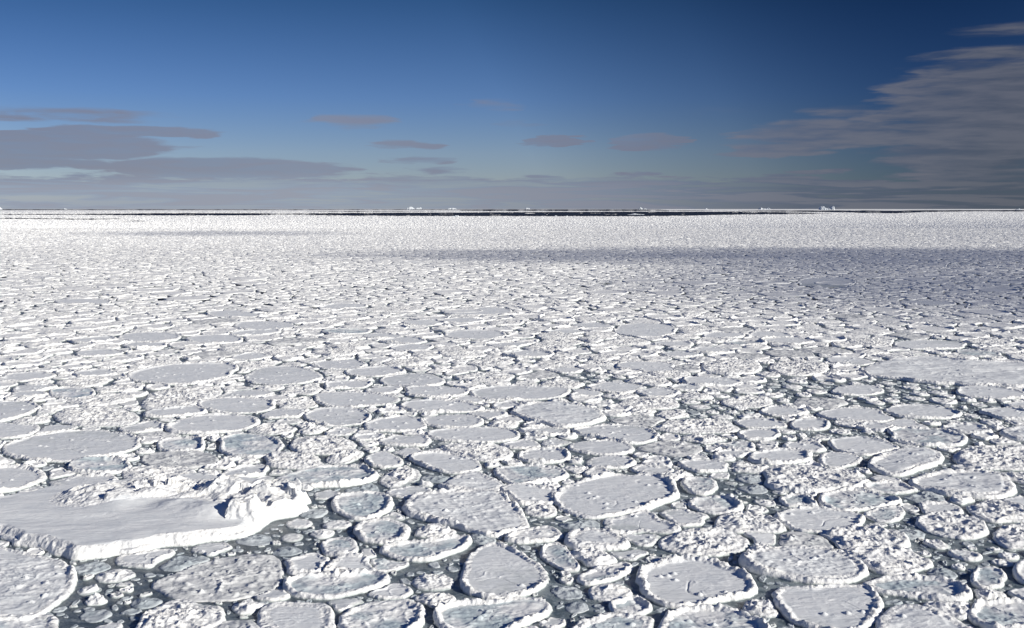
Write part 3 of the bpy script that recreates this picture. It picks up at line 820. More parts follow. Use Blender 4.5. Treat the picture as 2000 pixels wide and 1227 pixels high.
GROUP = 'pancake ice floes packed on the sea'
def build_floe(f):
    c = f['c']
    rmin = float(np.percentile(f['r'], 10))
    f['P'] = params(f['kind'], rmin)
    d = math.sqrt(c[0] ** 2 + c[1] ** 2 + CAM_H ** 2)
    if f.get('raft'):
        f['P']['fb'] += 0.045
    if f['kind'] != 'drift':
        f['tilt'] = (rng.random(2) - 0.5) * (0.13 if f.get('raft') else 0.05) / max(1.0, rmin)
    px = d / 1005.0
    per = float(f['r'].mean()) * 6.3
    M = int(np.clip(per / (px * 1.5), 28, 330))
    nr = int(np.clip(1.15 * f['P']['w'] / (px * 1.35), 4, 13))
    ni = int(np.clip(float(f['r'].max()) / (px * 1.9), 4, 64))
    V, Q, Tt = skin(f, M, nr, ni)
    root = empty('ice_floe', (c[0], c[1], 0))
    tag(root, f['label'], 'ice floe', GROUP)
    cut = 3 + nr - 1 - max(1, int(nr * 0.12))
    body = (M_PALE if f['area'] > 2.2 else M_THIN) if f['kind'] == 'thin' else M_RIM
    if f['kind'] in ('lumpy', 'thin'):
        a, b, t3 = sub_mesh(V, Q.reshape(-1, 4), Tt)
        mesh_obj('snow_crust', a, b, body, root, tris=t3)
    else:
        a, b, t3 = sub_mesh(V, Q[:cut].reshape(-1, 4), np.zeros((0, 3), int))
        mesh_obj('rim', a, b, body, root)
        a, b, t3 = sub_mesh(V, Q[cut:].reshape(-1, 4), Tt)
        if f['kind'] == 'pool':
            mesh_obj('ice_pool', a, b, M_POOL, root, tris=t3)
        else:
            mesh_obj('snow_top', a, b, M_TOP, root, tris=t3)
    return root

for f in FLOES:
    build_floe(f)

# ------------------------------------------------------------------ the big ridged floe
def seg_dist(x, y, pts):
    best = np.full(x.shape, 99.0)
    tt = np.zeros(x.shape)
    n = len(pts) - 1
    for k in range(n):
        a, b = np.array(pts[k]), np.array(pts[k + 1])
        ab = b - a
        t = np.clip(((x - a[0]) * ab[0] + (y - a[1]) * ab[1]) / (ab @ ab), 0, 1)
        d = np.hypot(x - a[0] - t * ab[0], y - a[1] - t * ab[1])
        m_ = d < best
        best = np.where(m_, d, best)
        tt = np.where(m_, (k + t) / n, tt)
    return best, tt

RL = [ground(px, py, 0.5) for px, py in [(185, 964), (250, 955), (330, 952), (410, 953), (470, 960), (530, 965), (590, 970)]]
RM = [(ground(418, 996, .5) + (1.0, .36)), (ground(350, 985, .5) + (.9, .24)), (ground(445, 960, .5) + (1.0, .35)), (ground(240, 978, .5) + (.8, .18)), (ground(300, 970, .5) + (.8, .2))]
def ridge_z(x, y, e, P):
    z = 0.40 * np.sqrt(np.clip(e / (0.24 + 0.44 * fbm(x * 0.8, y * 0.8, 88, 2)), 0, 1)) - 0.10 * np.clip(1 - np.abs(e - 0.22) / 0.14, 0, 1) * sst(fbm(x * 1.4, y * 1.4, 89, 2), 0.45, 0.65)
    z = z + 0.10 * np.clip(e / 0.2, 0, 1) * (1 - sst(e, 0.3, 0.8)) * (0.3 + lumps(x, y, 0.5, 11) * 0.7) * sst(fbm(x * 0.5, y * 0.5, 5), 0.3, 0.6)
    inn = sst(e, 0.3, 1.2)
    z = z + inn * (0.22 * (fbm(x * 0.22 + 3, y * 0.5, 71, 3) - 0.5) + 0.035 * fbm(x * 0.9, y * 2.4, 72, 3))
    d, t = seg_dist(x, y, RL)
    wv_ = 1.55 + 0.35 * np.sin(t * 9.0) + 0.25 * t + 0.5 * sst(t, 0.6, 0.85) + 0.9 * (fbm(x * 0.9, y * 0.9, 85, 3) - 0.5)
    amp = 0.28 + 0.03 * sst(t, 0.45, 0.75)
    f1, r1, sx_, sy_ = wor(x / 0.80, y / 0.66, 381, True)
    f2, r2 = wor(x / 0.30, y / 0.26, 82)
    facet = np.clip(0.05 + 0.95 * r1 + (sx_ * np.cos(r1 * 50) + sy_ * np.sin(r1 * 50)) * 0.85 - 0.25 * f1, 0, 1.6) + 0.22 * (r2 - 0.6 * f2)
    # tilt the facets like overturned plates
    ix = np.sin(r1 * 40.0) * f1 * 0.5
    z = z + sst(e, 0.05, 0.5) * np.clip(1 - (d / wv_) ** 2, 0, 1) ** 0.7 * amp * (facet + ix + 0.25) * (0.6 + 0.8 * fbm(x * 0.6, y * 0.6, 83, 2))
    for gx_, gy_, rad, hh in RM:
        z = z + hh * np.exp(-(((x - gx_) / rad) ** 2 + ((y - gy_) / (rad * 0.8)) ** 2)) * (0.8 + 0.4 * fbm(x * 2, y * 2, 84, 3))
    return z

RIDGE['P'] = dict(w=0.55, fb=0.42, rh=0.1, lump=0, drift=0, pool=0)
V, Q, Tt = skin(RIDGE, 460, 16, 70, ridge_z)
ridge_root = empty('ice_floe', (rc[0], rc[1], 0))
tag(ridge_root, RIDGE['label'], 'ice floe', GROUP)
cutr = 3 + 10
a, b, t3 = sub_mesh(V, Q[:cutr].reshape(-1, 4), np.zeros((0, 3), int))
mesh_obj('rim', a, b, M_RIM, ridge_root)
qi = Q[cutr:].reshape(-1, 4)
cen = V[qi].mean(1)
dr, tr = seg_dist(cen[:, 0] + rc[0], cen[:, 1] + rc[1], RL)
isr = dr < 1.7 + 0.7 * sst(tr, 0.6, 0.85)
a, b, t3 = sub_mesh(V, qi[~isr], Tt)
mesh_obj('snow_top', a, b, M_TOP, ridge_root, tris=t3)
a, b, t3 = sub_mesh(V, qi[isr], np.zeros((0, 3), int))
mesh_obj('pressure_ridge', a, b, M_RIM, ridge_root)

def hull_block(name, pts, mat, parent, loc, rough=0.0):
    bm = bmesh.new()
    for p in pts:
        bm.verts.new(p)
    bmesh.ops.convex_hull(bm, input=bm.verts)
    loose = [v for v in bm.verts if not v.link_faces]
    if loose: bmesh.ops.delete(bm, geom=loose, context='VERTS')
    if rough:
        bmesh.ops.bevel(bm, geom=list(bm.edges), offset=0.02, segments=2, affect='EDGES', clamp_overlap=True)
        bmesh.ops.triangulate(bm, faces=list(bm.faces))
        for _ in range(4):
            bmesh.ops.subdivide_edges(bm, edges=[e for e in bm.edges if e.calc_length() > 0.07], cuts=1, use_grid_fill=True)
            bmesh.ops.triangulate(bm, faces=list(bm.faces))
        bm.normal_update()
        co = np.array([v.co for v in bm.verts])
        n_ = fbm(co[:, 0] * 6 + co[:, 2] * 1.0, co[:, 1] * 6 + co[:, 2] * 1.6, 91, 4) - 0.5 + 0.45 * (lumps(co[:, 0] + co[:, 2] * 0.3, co[:, 1] + co[:, 2] * 0.7, 0.3, 92) - 0.5)
        for v, k in zip(bm.verts, n_):
            v.co += v.normal * float(k) * rough
    bm.normal_update()
    me = bpy.data.meshes.new(name)
    bm.to_mesh(me)
    bm.free()
    me.materials.append(mat)
    me.polygons.foreach_set('use_smooth', np.full(len(me.polygons), bool(rough)))
    o = bpy.data.objects.new(name, me)
    COL.objects.link(o)
    o.parent = parent
    o.location = loc
    return o

bx, by_ = ground(472, 1013, 0.42)
bpts = [(-.72, -.10, -.2), (.62, -.14, -.2), (-.62, .9, -.2), (.7, .9, -.2),
        (-.50, .16, .62), (.34, .14, .64), (.40, .24, .60), (-.52, .26, .60),
        (-.05, 1.10, .72), (.28, 1.05, .74), (-.62, .8, .4), (.62, .7, .36)]
bo = hull_block('upright_block', bpts, M_RIM, ridge_root, (bx - rc[0], by_ - rc[1], 0.42), 0.13)
bo['label'] = 'tall squared block with a blue shaded side'
for k in range(44):
    t = rng.random()
    i_ = min(int(t * 6), 5)
    u = t * 6 - i_
    p0, p1 = np.array(RL[i_]), np.array(RL[i_ + 1])
    pc = p0 + (p1 - p0) * u + np.clip(rng.normal(0, 0.5, 2), -0.9, 0.9) + np.array([0, 0.15])
    if math.hypot(pc[0] - bx, pc[1] - by_ - 0.5) < 1.0: continue
    sz = 0.08 + 0.20 * rng.random() ** 2.2
    n_ = rng.normal(0, 1, (12, 3))
    n_ /= np.linalg.norm(n_, axis=1)[:, None]
    n_ *= np.array([sz * 1.4, sz * 1.1, sz * 0.45])
    ta = (rng.random() - 0.5) * 1.6
    n_ = np.stack([n_[:, 0] * math.cos(ta) - n_[:, 2] * math.sin(ta), n_[:, 1], n_[:, 0] * math.sin(ta) + n_[:, 2] * math.cos(ta)], 1)
    zb = float(ridge_z(np.array([pc[0]]), np.array([pc[1]]), np.array([1.5]), None)[0])
    hull_block('broken_block', [tuple(v) for v in n_], M_RIM, ridge_root, (pc[0] - rc[0], pc[1] - rc[1], zb + sz * 0.05))

# ------------------------------------------------------------------ floes beyond the three hundred that show largest: one mass
rest = np.array([i for i in range(NS) if i not in top])
dist = S[rest, 1]
VV, QQ, TT, base = [], [], [], 0
def batch(idx, M, nr, ni, hi, rset=None):
    global base
    if len(idx) == 0: return
    N = len(idx)
    r = outlines(idx, M) if rset is None else rset
    th = np.arange(M) * 2 * math.pi / M
    kn = KIND_OF[idx]
    tab = {k: np.array([(sum(KINDS[q][j]) / 2 if j < 0 else (KINDS[q][k][0] + KINDS[q][k][1]) / 2) for q in kinds_p]) for k in (0, 1, 2) for j in (0,)}
    rm = np.percentile(r, 10, axis=1)
    u = (0.8 + 0.4 * rng.random((3, N))) * np.stack([np.minimum(1, 0.5 + 0.35 * rm)] * 2 + [np.ones(N)])
    P = dict(fb=tab[0][kn] * u[0] + 0.04 * RAFT[idx], rh=tab[1][kn] * u[1] * 1.35, w=np.minimum(tab[2][kn] * u[2], 0.48 * rm),
             lump=np.array([KINDS[q][3] for q in kinds_p])[kn], drift=np.array([KINDS[q][4] for q in kinds_p])[kn],
             pool=np.array([KINDS[q][5] for q in kinds_p])[kn] * 0.8)
    P = {k: v[:, None, None] for k, v in P.items()}
    cx, cy = S[idx, 0][:, None, None], S[idx, 1][:, None, None]
    fr_ = np.concatenate([[-0.02, 0.0], np.linspace(0.12, 1.1, nr)])
    rho = [np.maximum(r - f_ * P['w'][:, :, 0], 0.02) for f_ in fr_]
    rin = rho[-1]
    for k in range(1, ni):
        rho.append(rin * (1 - k / ni))
    rho = np.stack(rho, 1)
    e = r[:, None, :] - rho
    x, y = cx + rho * np.cos(th), cy + rho * np.sin(th)
    z = floe_z(x, y, np.maximum(e, 0), P, hi)
    if not hi:
        z = z + (rng.random(z.shape) - 0.4) * 0.10 * (e < P['w'])
    z = np.maximum(z, 0.012)
    z[:, 0], z[:, 1] = -0.15, 0.01
    R = rho.shape[1]
    cz = z[:, -1].mean(1)
    Vv = np.stack([x, y, z], 3).reshape(N, R * M, 3)
    Cc = np.stack([S[idx, 0], S[idx, 1], cz], 1)[:, None, :]
    Vv = np.concatenate([Vv, Cc], 1)
    i = np.arange(R - 1)[:, None] * M + np.arange(M)[None, :]
    j = np.arange(R - 1)[:, None] * M + (np.arange(M)[None, :] + 1) % M
    q = np.stack([i, j, j + M, i + M], 2).reshape(-1, 4)
    last = (R - 1) * M
    t_ = np.stack([last + np.arange(M), last + (np.arange(M) + 1) % M, np.full(M, R * M)], 1)
    off = base + np.arange(N)[:, None, None] * (R * M + 1)
    VV.append(Vv.reshape(-1, 3)); QQ.append((q[None] + off).reshape(-1, 4)); TT.append((t_[None] + off).reshape(-1, 3))
    base += N * (R * M + 1)
a1 = rest[dist < 60]
b1 = rest[(dist >= 60) & (dist < NEAR_Y)]
batch(a1, 72, 8, 6, True, np.stack([rmap[i] for i in a1])[:, np.linspace(0, MP, 72, endpoint=False).astype(int)])
batch(b1, 56, 6, 5, True, np.stack([rmap[i] for i in b1])[:, np.linspace(0, MP, 56, endpoint=False).astype(int)])
batch(rest[(dist >= NEAR_Y) & (dist < 220)], 26, 4, 3, True)
batch(rest[(dist >= 220) & (dist < 380)], 16, 3, 2, False)
batch(rest[dist >= 380], 11, 3, 2, False)
o = mesh_obj('floe_field', np.concatenate(VV), np.concatenate(QQ), M_FAR, tris=np.concatenate(TT))
tag(o, 'white mass of small and far pancake floes packed between the larger floes', 'pack ice', kind='stuff')

# ------------------------------------------------------------------ brash: bits of ice in the gaps
GX0, GX1, GY0, GY1, GS = -72.0, 72.0, 22.0, 114.0, 0.08
nx, ny = int((GX1 - GX0) / GS), int((GY1 - GY0) / GS)
occ = np.zeros((nx, ny), bool)
def stamp(c, r):
    R = r.max() + 0.1
    i0, i1 = max(int((c[0] - R - GX0) / GS), 0), min(int((c[0] + R - GX0) / GS) + 2, nx)
    j0, j1 = max(int((c[1] - R - GY0) / GS), 0), min(int((c[1] + R - GY0) / GS) + 2, ny)
    if i1 <= i0 or j1 <= j0: return
    X = GX0 + np.arange(i0, i1)[:, None] * GS - c[0]
    Y = GY0 + np.arange(j0, j1)[None, :] * GS - c[1]
    k = (np.round((np.arctan2(Y, X) % (2 * math.pi)) / (2 * math.pi) * len(r)).astype(int)) % len(r)
    occ[i0:i1, j0:j1] |= np.hypot(X, Y) < r[k]
for f in FLOES + [RIDGE]:
    stamp(f['c'], f['r'])
for i in rest[dist < NEAR_Y]:
    stamp(S[i, :2], rmap[i])
bits = []
def dil(o_, n):
    for ax in (0, 1):
        cs = np.cumsum(np.pad(o_.astype(np.int32), [(n + 1, n) if k == ax else (0, 0) for k in (0, 1)]), axis=ax)
        o_ = (np.take(cs, np.arange(2 * n + 1, cs.shape[ax]), ax) - np.take(cs, np.arange(0, cs.shape[ax] - 2 * n - 1), ax)) > 0
    return o_
for size, cap in ((0.42, 900), (0.30, 2500), (0.20, 6000), (0.13, 9000)):
    n = max(1, int(size * 0.8 / GS))
    fi, fj = np.where(~dil(occ, n))
    if len(fi) == 0: continue
    o_ = rng.permutation(len(fi))[:cap * 6]
    got = 0
    for q in o_:
        i, j = fi[q], fj[q]
        m_ = n + 1
        if occ[max(i - n, 0):i + n + 1, max(j - n, 0):j + n + 1].any(): continue
        yv = GY0 + j * GS
        if size < 0.16 and yv > 60: continue
        if rng.random() < 0.25: continue
        occ[max(i - n, 0):i + n + 1, max(j - n, 0):j + n + 1] = True
        bits.append((GX0 + i * GS, yv, size * (0.8 + 0.4 * rng.random())))
        got += 1
        if got >= cap: break
B = np.array(bits)
NB = len(B)
M = 14
th = np.arange(M) * 2 * math.pi / M
el_ = 0.35 + 0.6 * rng.random(NB)
an = rng.random(NB) * 3.14
lev = np.array([1.02, 1.0, 0.82, 0.62, 0.30])
zz = np.array([-0.08, 0.01, 1.0, 0.75, 0.45])
low_ = (rng.random(NB) < 0.74) | (B[:, 1] > 62)
hb_ = np.where(low_, 0.025 + 0.02 * rng.random(NB), (0.035 + 0.075 * rng.random(NB))) * np.clip(B[:, 2] / 0.25, 0.6, 1.4)
wob = 1 + 0.22 * np.cos(2 * th[None] + rng.random(NB)[:, None] * 6) + 0.12 * np.cos(3 * th[None] + rng.random(NB)[:, None] * 6) + 0.12 * (rng.random((NB, M)) - 0.5)
def bits_mesh(sel, name, mat, label):
    n = sel.sum()
    rr_ = B[sel, 2][:, None, None] * lev[None, :, None] * wob[sel][:, None, :]
    lx, ly = rr_ * np.cos(th), rr_ * np.sin(th) * el_[sel][:, None, None]
    ca, sa = np.cos(an[sel])[:, None, None], np.sin(an[sel])[:, None, None]
    X = B[sel, 0][:, None, None] + lx * ca - ly * sa
    Y = B[sel, 1][:, None, None] + lx * sa + ly * ca
    Z = np.where(zz > 0.3, 1, 0)[None, :, None] * hb_[sel][:, None, None] * zz[None, :, None] * (0.4 + 1.1 * rng.random((n, 5, M))) + np.where(zz > 0.3, 0.01, zz)[None, :, None]
    Vv = np.stack([X, Y, Z], 3).reshape(n, 5 * M, 3)
    Vv = np.concatenate([Vv, np.stack([B[sel, 0], B[sel, 1], hb_[sel] * 0.45 + 0.01], 1)[:, None]], 1)
    i = np.arange(4)[:, None] * M + np.arange(M)[None, :]
    j = np.arange(4)[:, None] * M + (np.arange(M)[None, :] + 1) % M
    q = np.stack([i, j, j + M, i + M], 2).reshape(-1, 4)
    t_ = np.stack([4 * M + np.arange(M), 4 * M + (np.arange(M) + 1) % M, np.full(M, 5 * M)], 1)
    off = np.arange(n)[:, None, None] * (5 * M + 1)
    o = mesh_obj(name, Vv.reshape(-1, 3), (q[None] + off).reshape(-1, 4), mat, tris=(t_[None] + off).reshape(-1, 3))
    tag(o, label, 'brash ice', kind='stuff')
bits_mesh(~low_, 'brash_ice', M_RIM, 'white crumbs of brash ice floating in the gaps between floes')
bits_mesh(low_, 'slush_ice', M_THIN, 'grey flakes of slush ice lying flat in the gaps between floes')

# ------------------------------------------------------------------ sea
xs = np.concatenate([-np.geomspace(300000, 60, 14), [0], np.geomspace(60, 300000, 14)])
ysea = np.concatenate([[-300000, -20000, -1000, -60, 0], np.geomspace(60, 300000, 16)])
gx, gy = np.meshgrid(xs, ysea, indexing='ij')
V = np.stack([gx, gy, np.zeros_like(gx)], 2).reshape(-1, 3)
n2 = len(ysea)
i, j = np.meshgrid(np.arange(len(xs) - 1), np.arange(n2 - 1), indexing='ij')
Q = np.stack([i * n2 + j, (i + 1) * n2 + j, (i + 1) * n2 + j + 1, i * n2 + j + 1], 2).reshape(-1, 4)
sea = mesh_obj('sea', V, Q, M_SEA)
tag(sea, 'dark sea and grey grease ice between the floes', 'sea', kind='structure')

# ------------------------------------------------------------------ distant pack: unbroken to the eye, cut by leads of open water
# a lead: near and far edge of open water as rows of (x, y far, y near) in photo pixels, laid out on the sea as distances
LEADS = [
    [(-300, 418.6, 419.2), (0, 418.5, 419.4), (150, 418.2, 419.4), (250, 417.6, 420.2), (330, 417.0, 420.6), (430, 417.1, 420.6), (500, 417.1, 420.3), (560, 417.8, 419.0), (590, 417.3, 419.6), (640, 416.8, 420.6), (720, 416.3, 421.4), (900, 415.5, 422.0), (1060, 414.6, 422.2), (1250, 414.0, 422.2), (1340, 414.0, 421.2), (1440, 413.6, 419.2), (1500, 414.8, 418.2), (1560, 415.6, 416.9), (1620, 416.8, 417.0)],
    [(-300, 425.6, 426.6), (0, 425.9, 427.1), (90, 426.6, 427.4), (140, 427.6, 428.9), (190, 427.6, 428.8), (232, 427.3, 428.2), (245, 427.8, 427.9)],
    [(1440, 411.8, 412.3), (1560, 411.6, 413.4), (1640, 411.6, 414.6), (1700, 411.5, 416.2), (1745, 412.2, 416.6), (1800, 411.2, 414.0), (1900, 411.0, 412.7), (2000, 411.0, 412.9), (2300, 411.0, 412.8)],
    [(-300, 409.3, 410.2), (300, 409.4, 410.3), (700, 409.5, 410.2), (1000, 409.4, 410.6), (1280, 409.4, 410.2), (1300, 409.8, 409.9)],
    [(600, 413.3, 413.5), (680, 412.9, 413.8), (780, 413.0, 413.6), (860, 413.4, 413.6)],
    [(900, 411.3, 412.2), (1100, 411.0, 412.0), (1350, 411.2, 411.9), (1420, 411.5, 411.6)],
    [(235, 432.0, 432.3), (260, 431.5, 432.3), (290, 432, 432.2)],
    [(1500, 418.6, 418.7), (1540, 418.0, 418.6), (1580, 417.6, 418.1), (1620, 417.8, 417.9)],
]
def is_lead(X, Yp):
    m_ = np.zeros(X.shape, bool)
    for L in LEADS:
        L = np.array(L)
        jit = 0.5 * (vn(X * 0.05, Yp * 0.0 + 3.0, 9) - 0.5) + 0.35 * (vn(X * 0.2, Yp * 0 + 7.0, 10) - 0.5)
        wdt = np.interp(X, L[:, 0], L[:, 2] - L[:, 1], left=0, right=0)
        a = np.interp(X, L[:, 0], L[:, 1], left=0, right=-1) - jit * np.minimum(wdt, 1)
        b = np.interp(X, L[:, 0], L[:, 2], left=0, right=-1) + jit * np.minimum(wdt, 1)
        pad = 0.35 * np.clip(wdt / 2, 0, 1)
        m_ |= (X >= L[0, 0]) & (X <= L[-1, 0]) & (Yp > a - pad) & (Yp < b + pad)
    # scattered bars of ice lying in the leads
    bar = vn(X * 0.03 + 50, Yp * 2.2, 14) * 0.7 + vn(X * 0.12, Yp * 3.0, 15) * 0.3
    return m_ & (bar < 0.80)
NXc = 900
cx_ = np.linspace(-150, 2150, NXc)
y_far = 408.2 + CAM_H * F / 120000.0
Ye = 408.2 + CAM_H * F / (FAR_Y * 0.90)
rows = np.concatenate([np.linspace(y_far, 424, 150)[:-1], np.linspace(424, Ye, 60)])
CX, RY = np.meshgrid(cx_, rows, indexing='ij')
Dg = CAM_H * F / (RY - 408.2)                        # distance along the view axis
gxw = (CX - 1000) / F * Dg
lead = is_lead(CX, RY)
zz_ = 0.05 + 0.08 * rng.random(CX.shape)
V = np.stack([gxw, Dg, zz_], 2).reshape(-1, 3)
nr_ = len(rows)
i, j = np.meshgrid(np.arange(NXc - 1), np.arange(nr_ - 1), indexing='ij')
a = i * nr_ + j
Q = np.stack([a, a + nr_, a + nr_ + 1, a + 1], 2)
cl_ = lead[:-1, :-1].astype(int) + lead[1:, :-1] + lead[:-1, 1:] + lead[1:, 1:]
Q = Q[cl_ < 2][:, ::-1]
PV, PQ, PT = [V], [Q.reshape(-1, 4)], []
# hummocks and floe edges standing on it, more of them where they are small in view
nh = 240000
Yn = 408.2 + CAM_H * F / 290.0
hyp = y_far + 0.1 + (Yn - y_far) * rng.random(nh)
hxp = -150 + 2300 * rng.random(nh)
k = ~is_lead(hxp, hyp) & (rng.random(nh) < np.clip((Yn - hyp) / (Yn - Ye), 0, 1) ** 1.2)
hyp, hxp = hyp[k], hxp[k]
hd = CAM_H * F / (hyp - 408.2)
hx = (hxp - 1000) / F * hd
wd_ = np.clip(hd * 0.0008, 0.42, 40) * (0.5 + 1.2 * rng.random(len(hd)))
hh_ = (0.10 + 0.26 * rng.random(len(hd)) ** 2) * np.clip(hd / 2500, 0.0, 1.5) ** 0.75 * 1.25
dp = np.clip(wd_ * 0.8, 1.2, 30)
ring = np.array([(-1, -.2), (-.45, -.9), (.4, -1), (1, -.1), (.5, .9), (-.5, .8)])
n = len(hd)
jt = 0.7 + 0.6 * rng.random((n, 6))
bxv = hx[:, None] + ring[None, :, 0] * wd_[:, None] * jt
byv = hd[:, None] + ring[None, :, 1] * dp[:, None] * jt
tx = hx[:, None] + ring[None, :, 0] * wd_[:, None] * jt * 0.84
ty = hd[:, None] + ring[None, :, 1] * dp[:, None] * jt * 0.80
zb = np.full((n, 6), 0.05)
zt = 0.12 + hh_[:, None] * (0.4 + 0.9 * rng.random((n, 6)))
Vh = np.concatenate([np.stack([bxv, byv, zb], 2), np.stack([tx, ty, zt], 2), np.stack([hx, hd, 0.12 + hh_ * 0.9], 1)[:, None]], 1)
q = np.array([[i_, (i_ + 1) % 6, 6 + (i_ + 1) % 6, 6 + i_] for i_ in range(6)])
t_ = np.array([[6 + i_, 6 + (i_ + 1) % 6, 12] for i_ in range(6)])
off = len(V) + np.arange(n)[:, None, None] * 13
PV.append(Vh.reshape(-1, 3)); PQ.append((q[None] + off).reshape(-1, 4)); PT.append((t_[None] + off).reshape(-1, 3))
o = mesh_obj('pack_ice', np.concatenate(PV), np.concatenate(PQ), M_FAR, tris=np.concatenate(PT), smooth=False)
tag(o, 'white pack ice stretching to the horizon, cut by dark leads of open water', 'pack ice', kind='stuff')

# ------------------------------------------------------------------ icebergs on the horizon and blocks at the lead
def berg(name, px, py_base, width_px, prof, label, cat, group, D=None, mat=M_BERG, z0=-2.0, depth_f=0.7, zbase=0.0):
    """prof: heights (photo pixels) along the width, left to right"""
    D = D or CAM_H * F / (py_base - 408.2)
    s = D / F
    x0 = (px - 1000) * s
    n = len(prof) * 4
    u = np.linspace(0, 1, n)
    hz = np.interp(u, np.linspace(0, 1, len(prof)), prof) * s
    m_ = 9
    v = np.linspace(-1, 1, m_)
    Wd = width_px * s
    X = (u[:, None] - 0.5) * Wd + np.zeros((n, m_))
    Yv = v[None, :] * Wd * 0.5 * depth_f * (1 + 0.3 * (rng.random((n, 1)) - 0.5))
    env = (1 - np.abs(v) ** 6 * 0.55)[None, :]
    Z = hz[:, None] * env * (0.90 + 0.14 * rng.random((n, m_)))
    X = X + (rng.random((n, m_)) - 0.5) * Wd * 0.02
    # closed: top grid + skirt
    Vt = np.stack([X, Yv, Z], 2).reshape(-1, 3)
    i, j = np.meshgrid(np.arange(n - 1), np.arange(m_ - 1), indexing='ij')
    a = i * m_ + j
    Qt = np.stack([a, a + m_, a + m_ + 1, a + 1], 2).reshape(-1, 4)
    loop = [k * m_ for k in range(n)] + [(n - 1) * m_ + k for k in range(1, m_)] + [k * m_ + m_ - 1 for k in range(n - 2, -1, -1)] + [k for k in range(m_ - 2, 0, -1)]
    lb = np.array(loop)
    Vb = Vt[lb].copy()
    Vb[:, :2] *= 1.06
    Vb[:, 2] = z0
    nb_ = np.arange(len(lb)) + len(Vt)
    Qs = np.stack([lb, np.roll(lb, -1), np.roll(nb_, -1), nb_], 1)[:, ::-1]
    o = mesh_obj(name, np.vstack([Vt, Vb]), np.vstack([Qt, Qs]), mat, loc=(x0, D, zbase), smooth=False)
    tag(o, label, cat, group)
    return o
G = 'icebergs along the horizon'
berg('iceberg', 803, 409.3, 15, [1.5, 3.6, 4.6, 5.2, 5.0, 3.2, 1.2], 'rounded iceberg with stepped shoulders, bigger of a close pair', 'iceberg', G)
berg('iceberg', 819, 409.3, 9, [2.4, 3.6, 2.8, 4.0, 3.9], 'small square iceberg close beside the rounded one', 'iceberg', G)
berg('iceberg', 883.5, 409.3, 18, [1.0, 2.4, 2.8, 2.5, 3.0, 2.2, 0.8], 'low flat iceberg next beyond the close pair', 'iceberg', G)
berg('iceberg', 1030, 409.3, 9, [1.0, 3.0, 3.6, 2.2, 3.4, 1.4], 'tiny twin-toothed iceberg above the widest open lead', 'iceberg', G)
berg('iceberg', 1250, 409.3, 8, [1.0, 4.6, 3.4, 1.2], 'tiny peaked iceberg above the white floe adrift in the lead', 'iceberg', G)
berg('iceberg', 1259, 409.3, 8, [0.8, 2.2, 1.4, 0.6], 'tiny low iceberg trailing the peaked one', 'iceberg', G)
berg('iceberg', 1378, 409.3, 6, [0.6, 2.6, 1.4, 0.5], 'tiny pointed iceberg standing alone between larger ones', 'iceberg', G)
berg('iceberg', 1490, 409.3, 20, [1.6, 3.8, 2.4, 2.0, 1.6, 2.4, 3.6, 1.5], 'saddle-shaped grey iceberg beside the tallest one', 'iceberg', G)
berg('iceberg', 1611, 410.0, 25, [6.4, 7.2, 7.0, 4.4, 3.0, 3.4, 2.4, 3.2, 6.4, 7.4], 'largest iceberg with a flat block at one end and a pillar at the other', 'iceberg', G)
berg('iceberg', 2, 409.4, 12, [3.0, 4.4, 4.8, 4.6, 2.0], 'squat iceberg cut off by the frame edge', 'iceberg', G)
berg('iceberg', 132, 409.3, 6, [0.6, 2.0, 1.6, 0.5], 'speck-like iceberg near the squat one at the frame edge', 'iceberg', G)
berg('iceberg', 1984, 410.0, 10, [0.8, 1.6, 2.6, 1.8, 0.7], 'tiny low iceberg at the end of the dark cloudy horizon', 'iceberg', G)
GB = 'ice blocks at the edge of the lead'
berg('ice_block', 1242, 419.7, 28, [0.5, 0.9, 2.4, 2.8, 2.0, 1.6, 1.3, 1.4, 1.2], 'white floe with a hump adrift in the dark lead', 'ice floe', GB, z0=-0.3)
berg('ice_block', 1230, 419.8, 12, [0.3, 0.7, 0.8, 0.6], 'thin low slab of ice beside the humped floe in the lead', 'ice floe', GB, z0=-0.3)
berg('ice_block', 890, 424.0, 15, [1.0, 2.4, 1.8, 3.4, 2.8, 3.6, 1.2], 'bright pile of ice blocks standing on the pack edge', 'ice block', GB, z0=-0.3)
berg('ice_block', 1085, 422.9, 5, [0.8, 2.2, 1.4], 'small bright ice block on the edge of the lead', 'ice block', GB, z0=-0.3)
berg('ice_block', 1106, 422.9, 5, [0.6, 1.4, 1.8], 'small pale ice block farther along the lead edge', 'ice block', GB, z0=-0.3)
berg('ice_block', 409, 421.6, 4, [0.8, 2.0, 1.0], 'lone bright ice block where the lead narrows', 'ice block', GB, z0=-0.3)

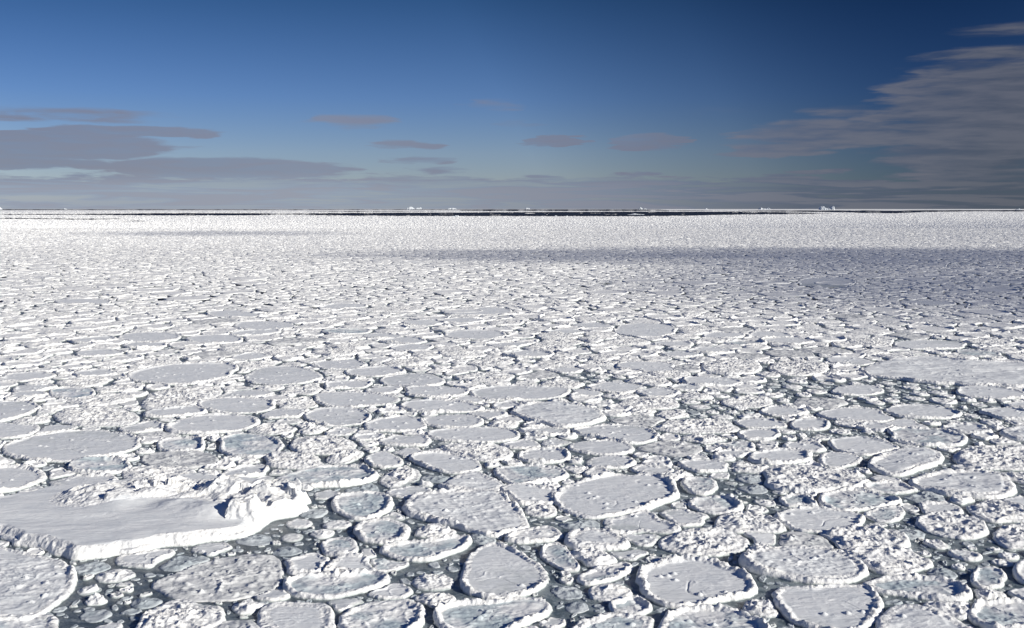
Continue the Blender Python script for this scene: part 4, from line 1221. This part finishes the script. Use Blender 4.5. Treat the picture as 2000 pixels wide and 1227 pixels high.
# ------------------------------------------------------------------ low clouds between the sun and the pack: they throw the blue shade on it
def cloud_mat():
    m, t, p, out = new_mat('cloud_vapour')
    tcn = t.node('ShaderNodeTexCoord').outputs['Object']
    s = t.node('ShaderNodeSeparateXYZ')
    t.put(s.inputs[0], tcn)
    r2 = t.m('ADD', t.m('MULTIPLY', s.outputs[0], s.outputs[0]), t.m('MULTIPLY', s.outputs[1], s.outputs[1]))
    nz = t.noise(t.vm('MULTIPLY', tcn, (2.2, 2.2, 0.3)), 1.6, 6.0, 0.6, 0.4)
    d = t.m('SUBTRACT', t.m('ADD', t.m('SUBTRACT', 1.0, r2), t.m('MULTIPLY', t.m('SUBTRACT', nz, 0.5), 1.5)), 0.0)
    oi = t.node('ShaderNodeAttribute', attribute_type='OBJECT', attribute_name='thickness').outputs['Fac']
    al = t.m('MULTIPLY', t.sstep(d, 0.12, 0.95), oi)
    p.inputs['Base Color'].default_value = C4(.85, .86, .88)
    p.inputs['Roughness'].default_value = 1.0
    t.put(p.inputs['Alpha'], al)
    return m
M_CLOUD = cloud_mat()
def cloud(pa, pb, half_x, half_y, thick, label, H=420.0):
    gxc, gyc = pa, pb
    k = H / math.tan(SUN_EL)
    cx, cy = gxc + k * math.sin(LIGHT_AZ), gyc - k * math.cos(LIGHT_AZ)
    bm = bmesh.new()
    bmesh.ops.create_icosphere(bm, subdivisions=5, radius=1.0)
    me = bpy.data.meshes.new('cloud')
    bm.to_mesh(me); bm.free()
    co = np.zeros(len(me.vertices) * 3, np.float32)
    me.vertices.foreach_get('co', co)
    co = co.reshape(-1, 3)
    nn = fbm(co[:, 0] * 3 + 9, co[:, 1] * 3 + co[:, 2], int(half_x), 4)
    co *= (0.75 + 0.5 * nn)[:, None]
    co[:, 2] = np.where(co[:, 2] < 0, co[:, 2] * 0.3, co[:, 2])
    me.vertices.foreach_set('co', co.ravel())
    me.polygons.foreach_set('use_smooth', np.full(len(me.polygons), True))
    me.materials.append(M_CLOUD)
    o = bpy.data.objects.new('cloud', me)
    COL.objects.link(o)
    o.location = (cx, cy, H)
    o.scale = (half_x, half_y, 16.0)
    o['thickness'] = thick
    tag(o, label, 'cloud', 'low clouds overhead')
cloud(112, 254, 185, 70, 0.42, 'long thin low cloud shading a band of the pack')
cloud(90, 150, 74, 90, 0.38, 'thin veil of low cloud shading the shadowed side of the pack')
cloud(-140, 490, 78, 70, 0.24, 'small wisp of low cloud shading the far bright pack')
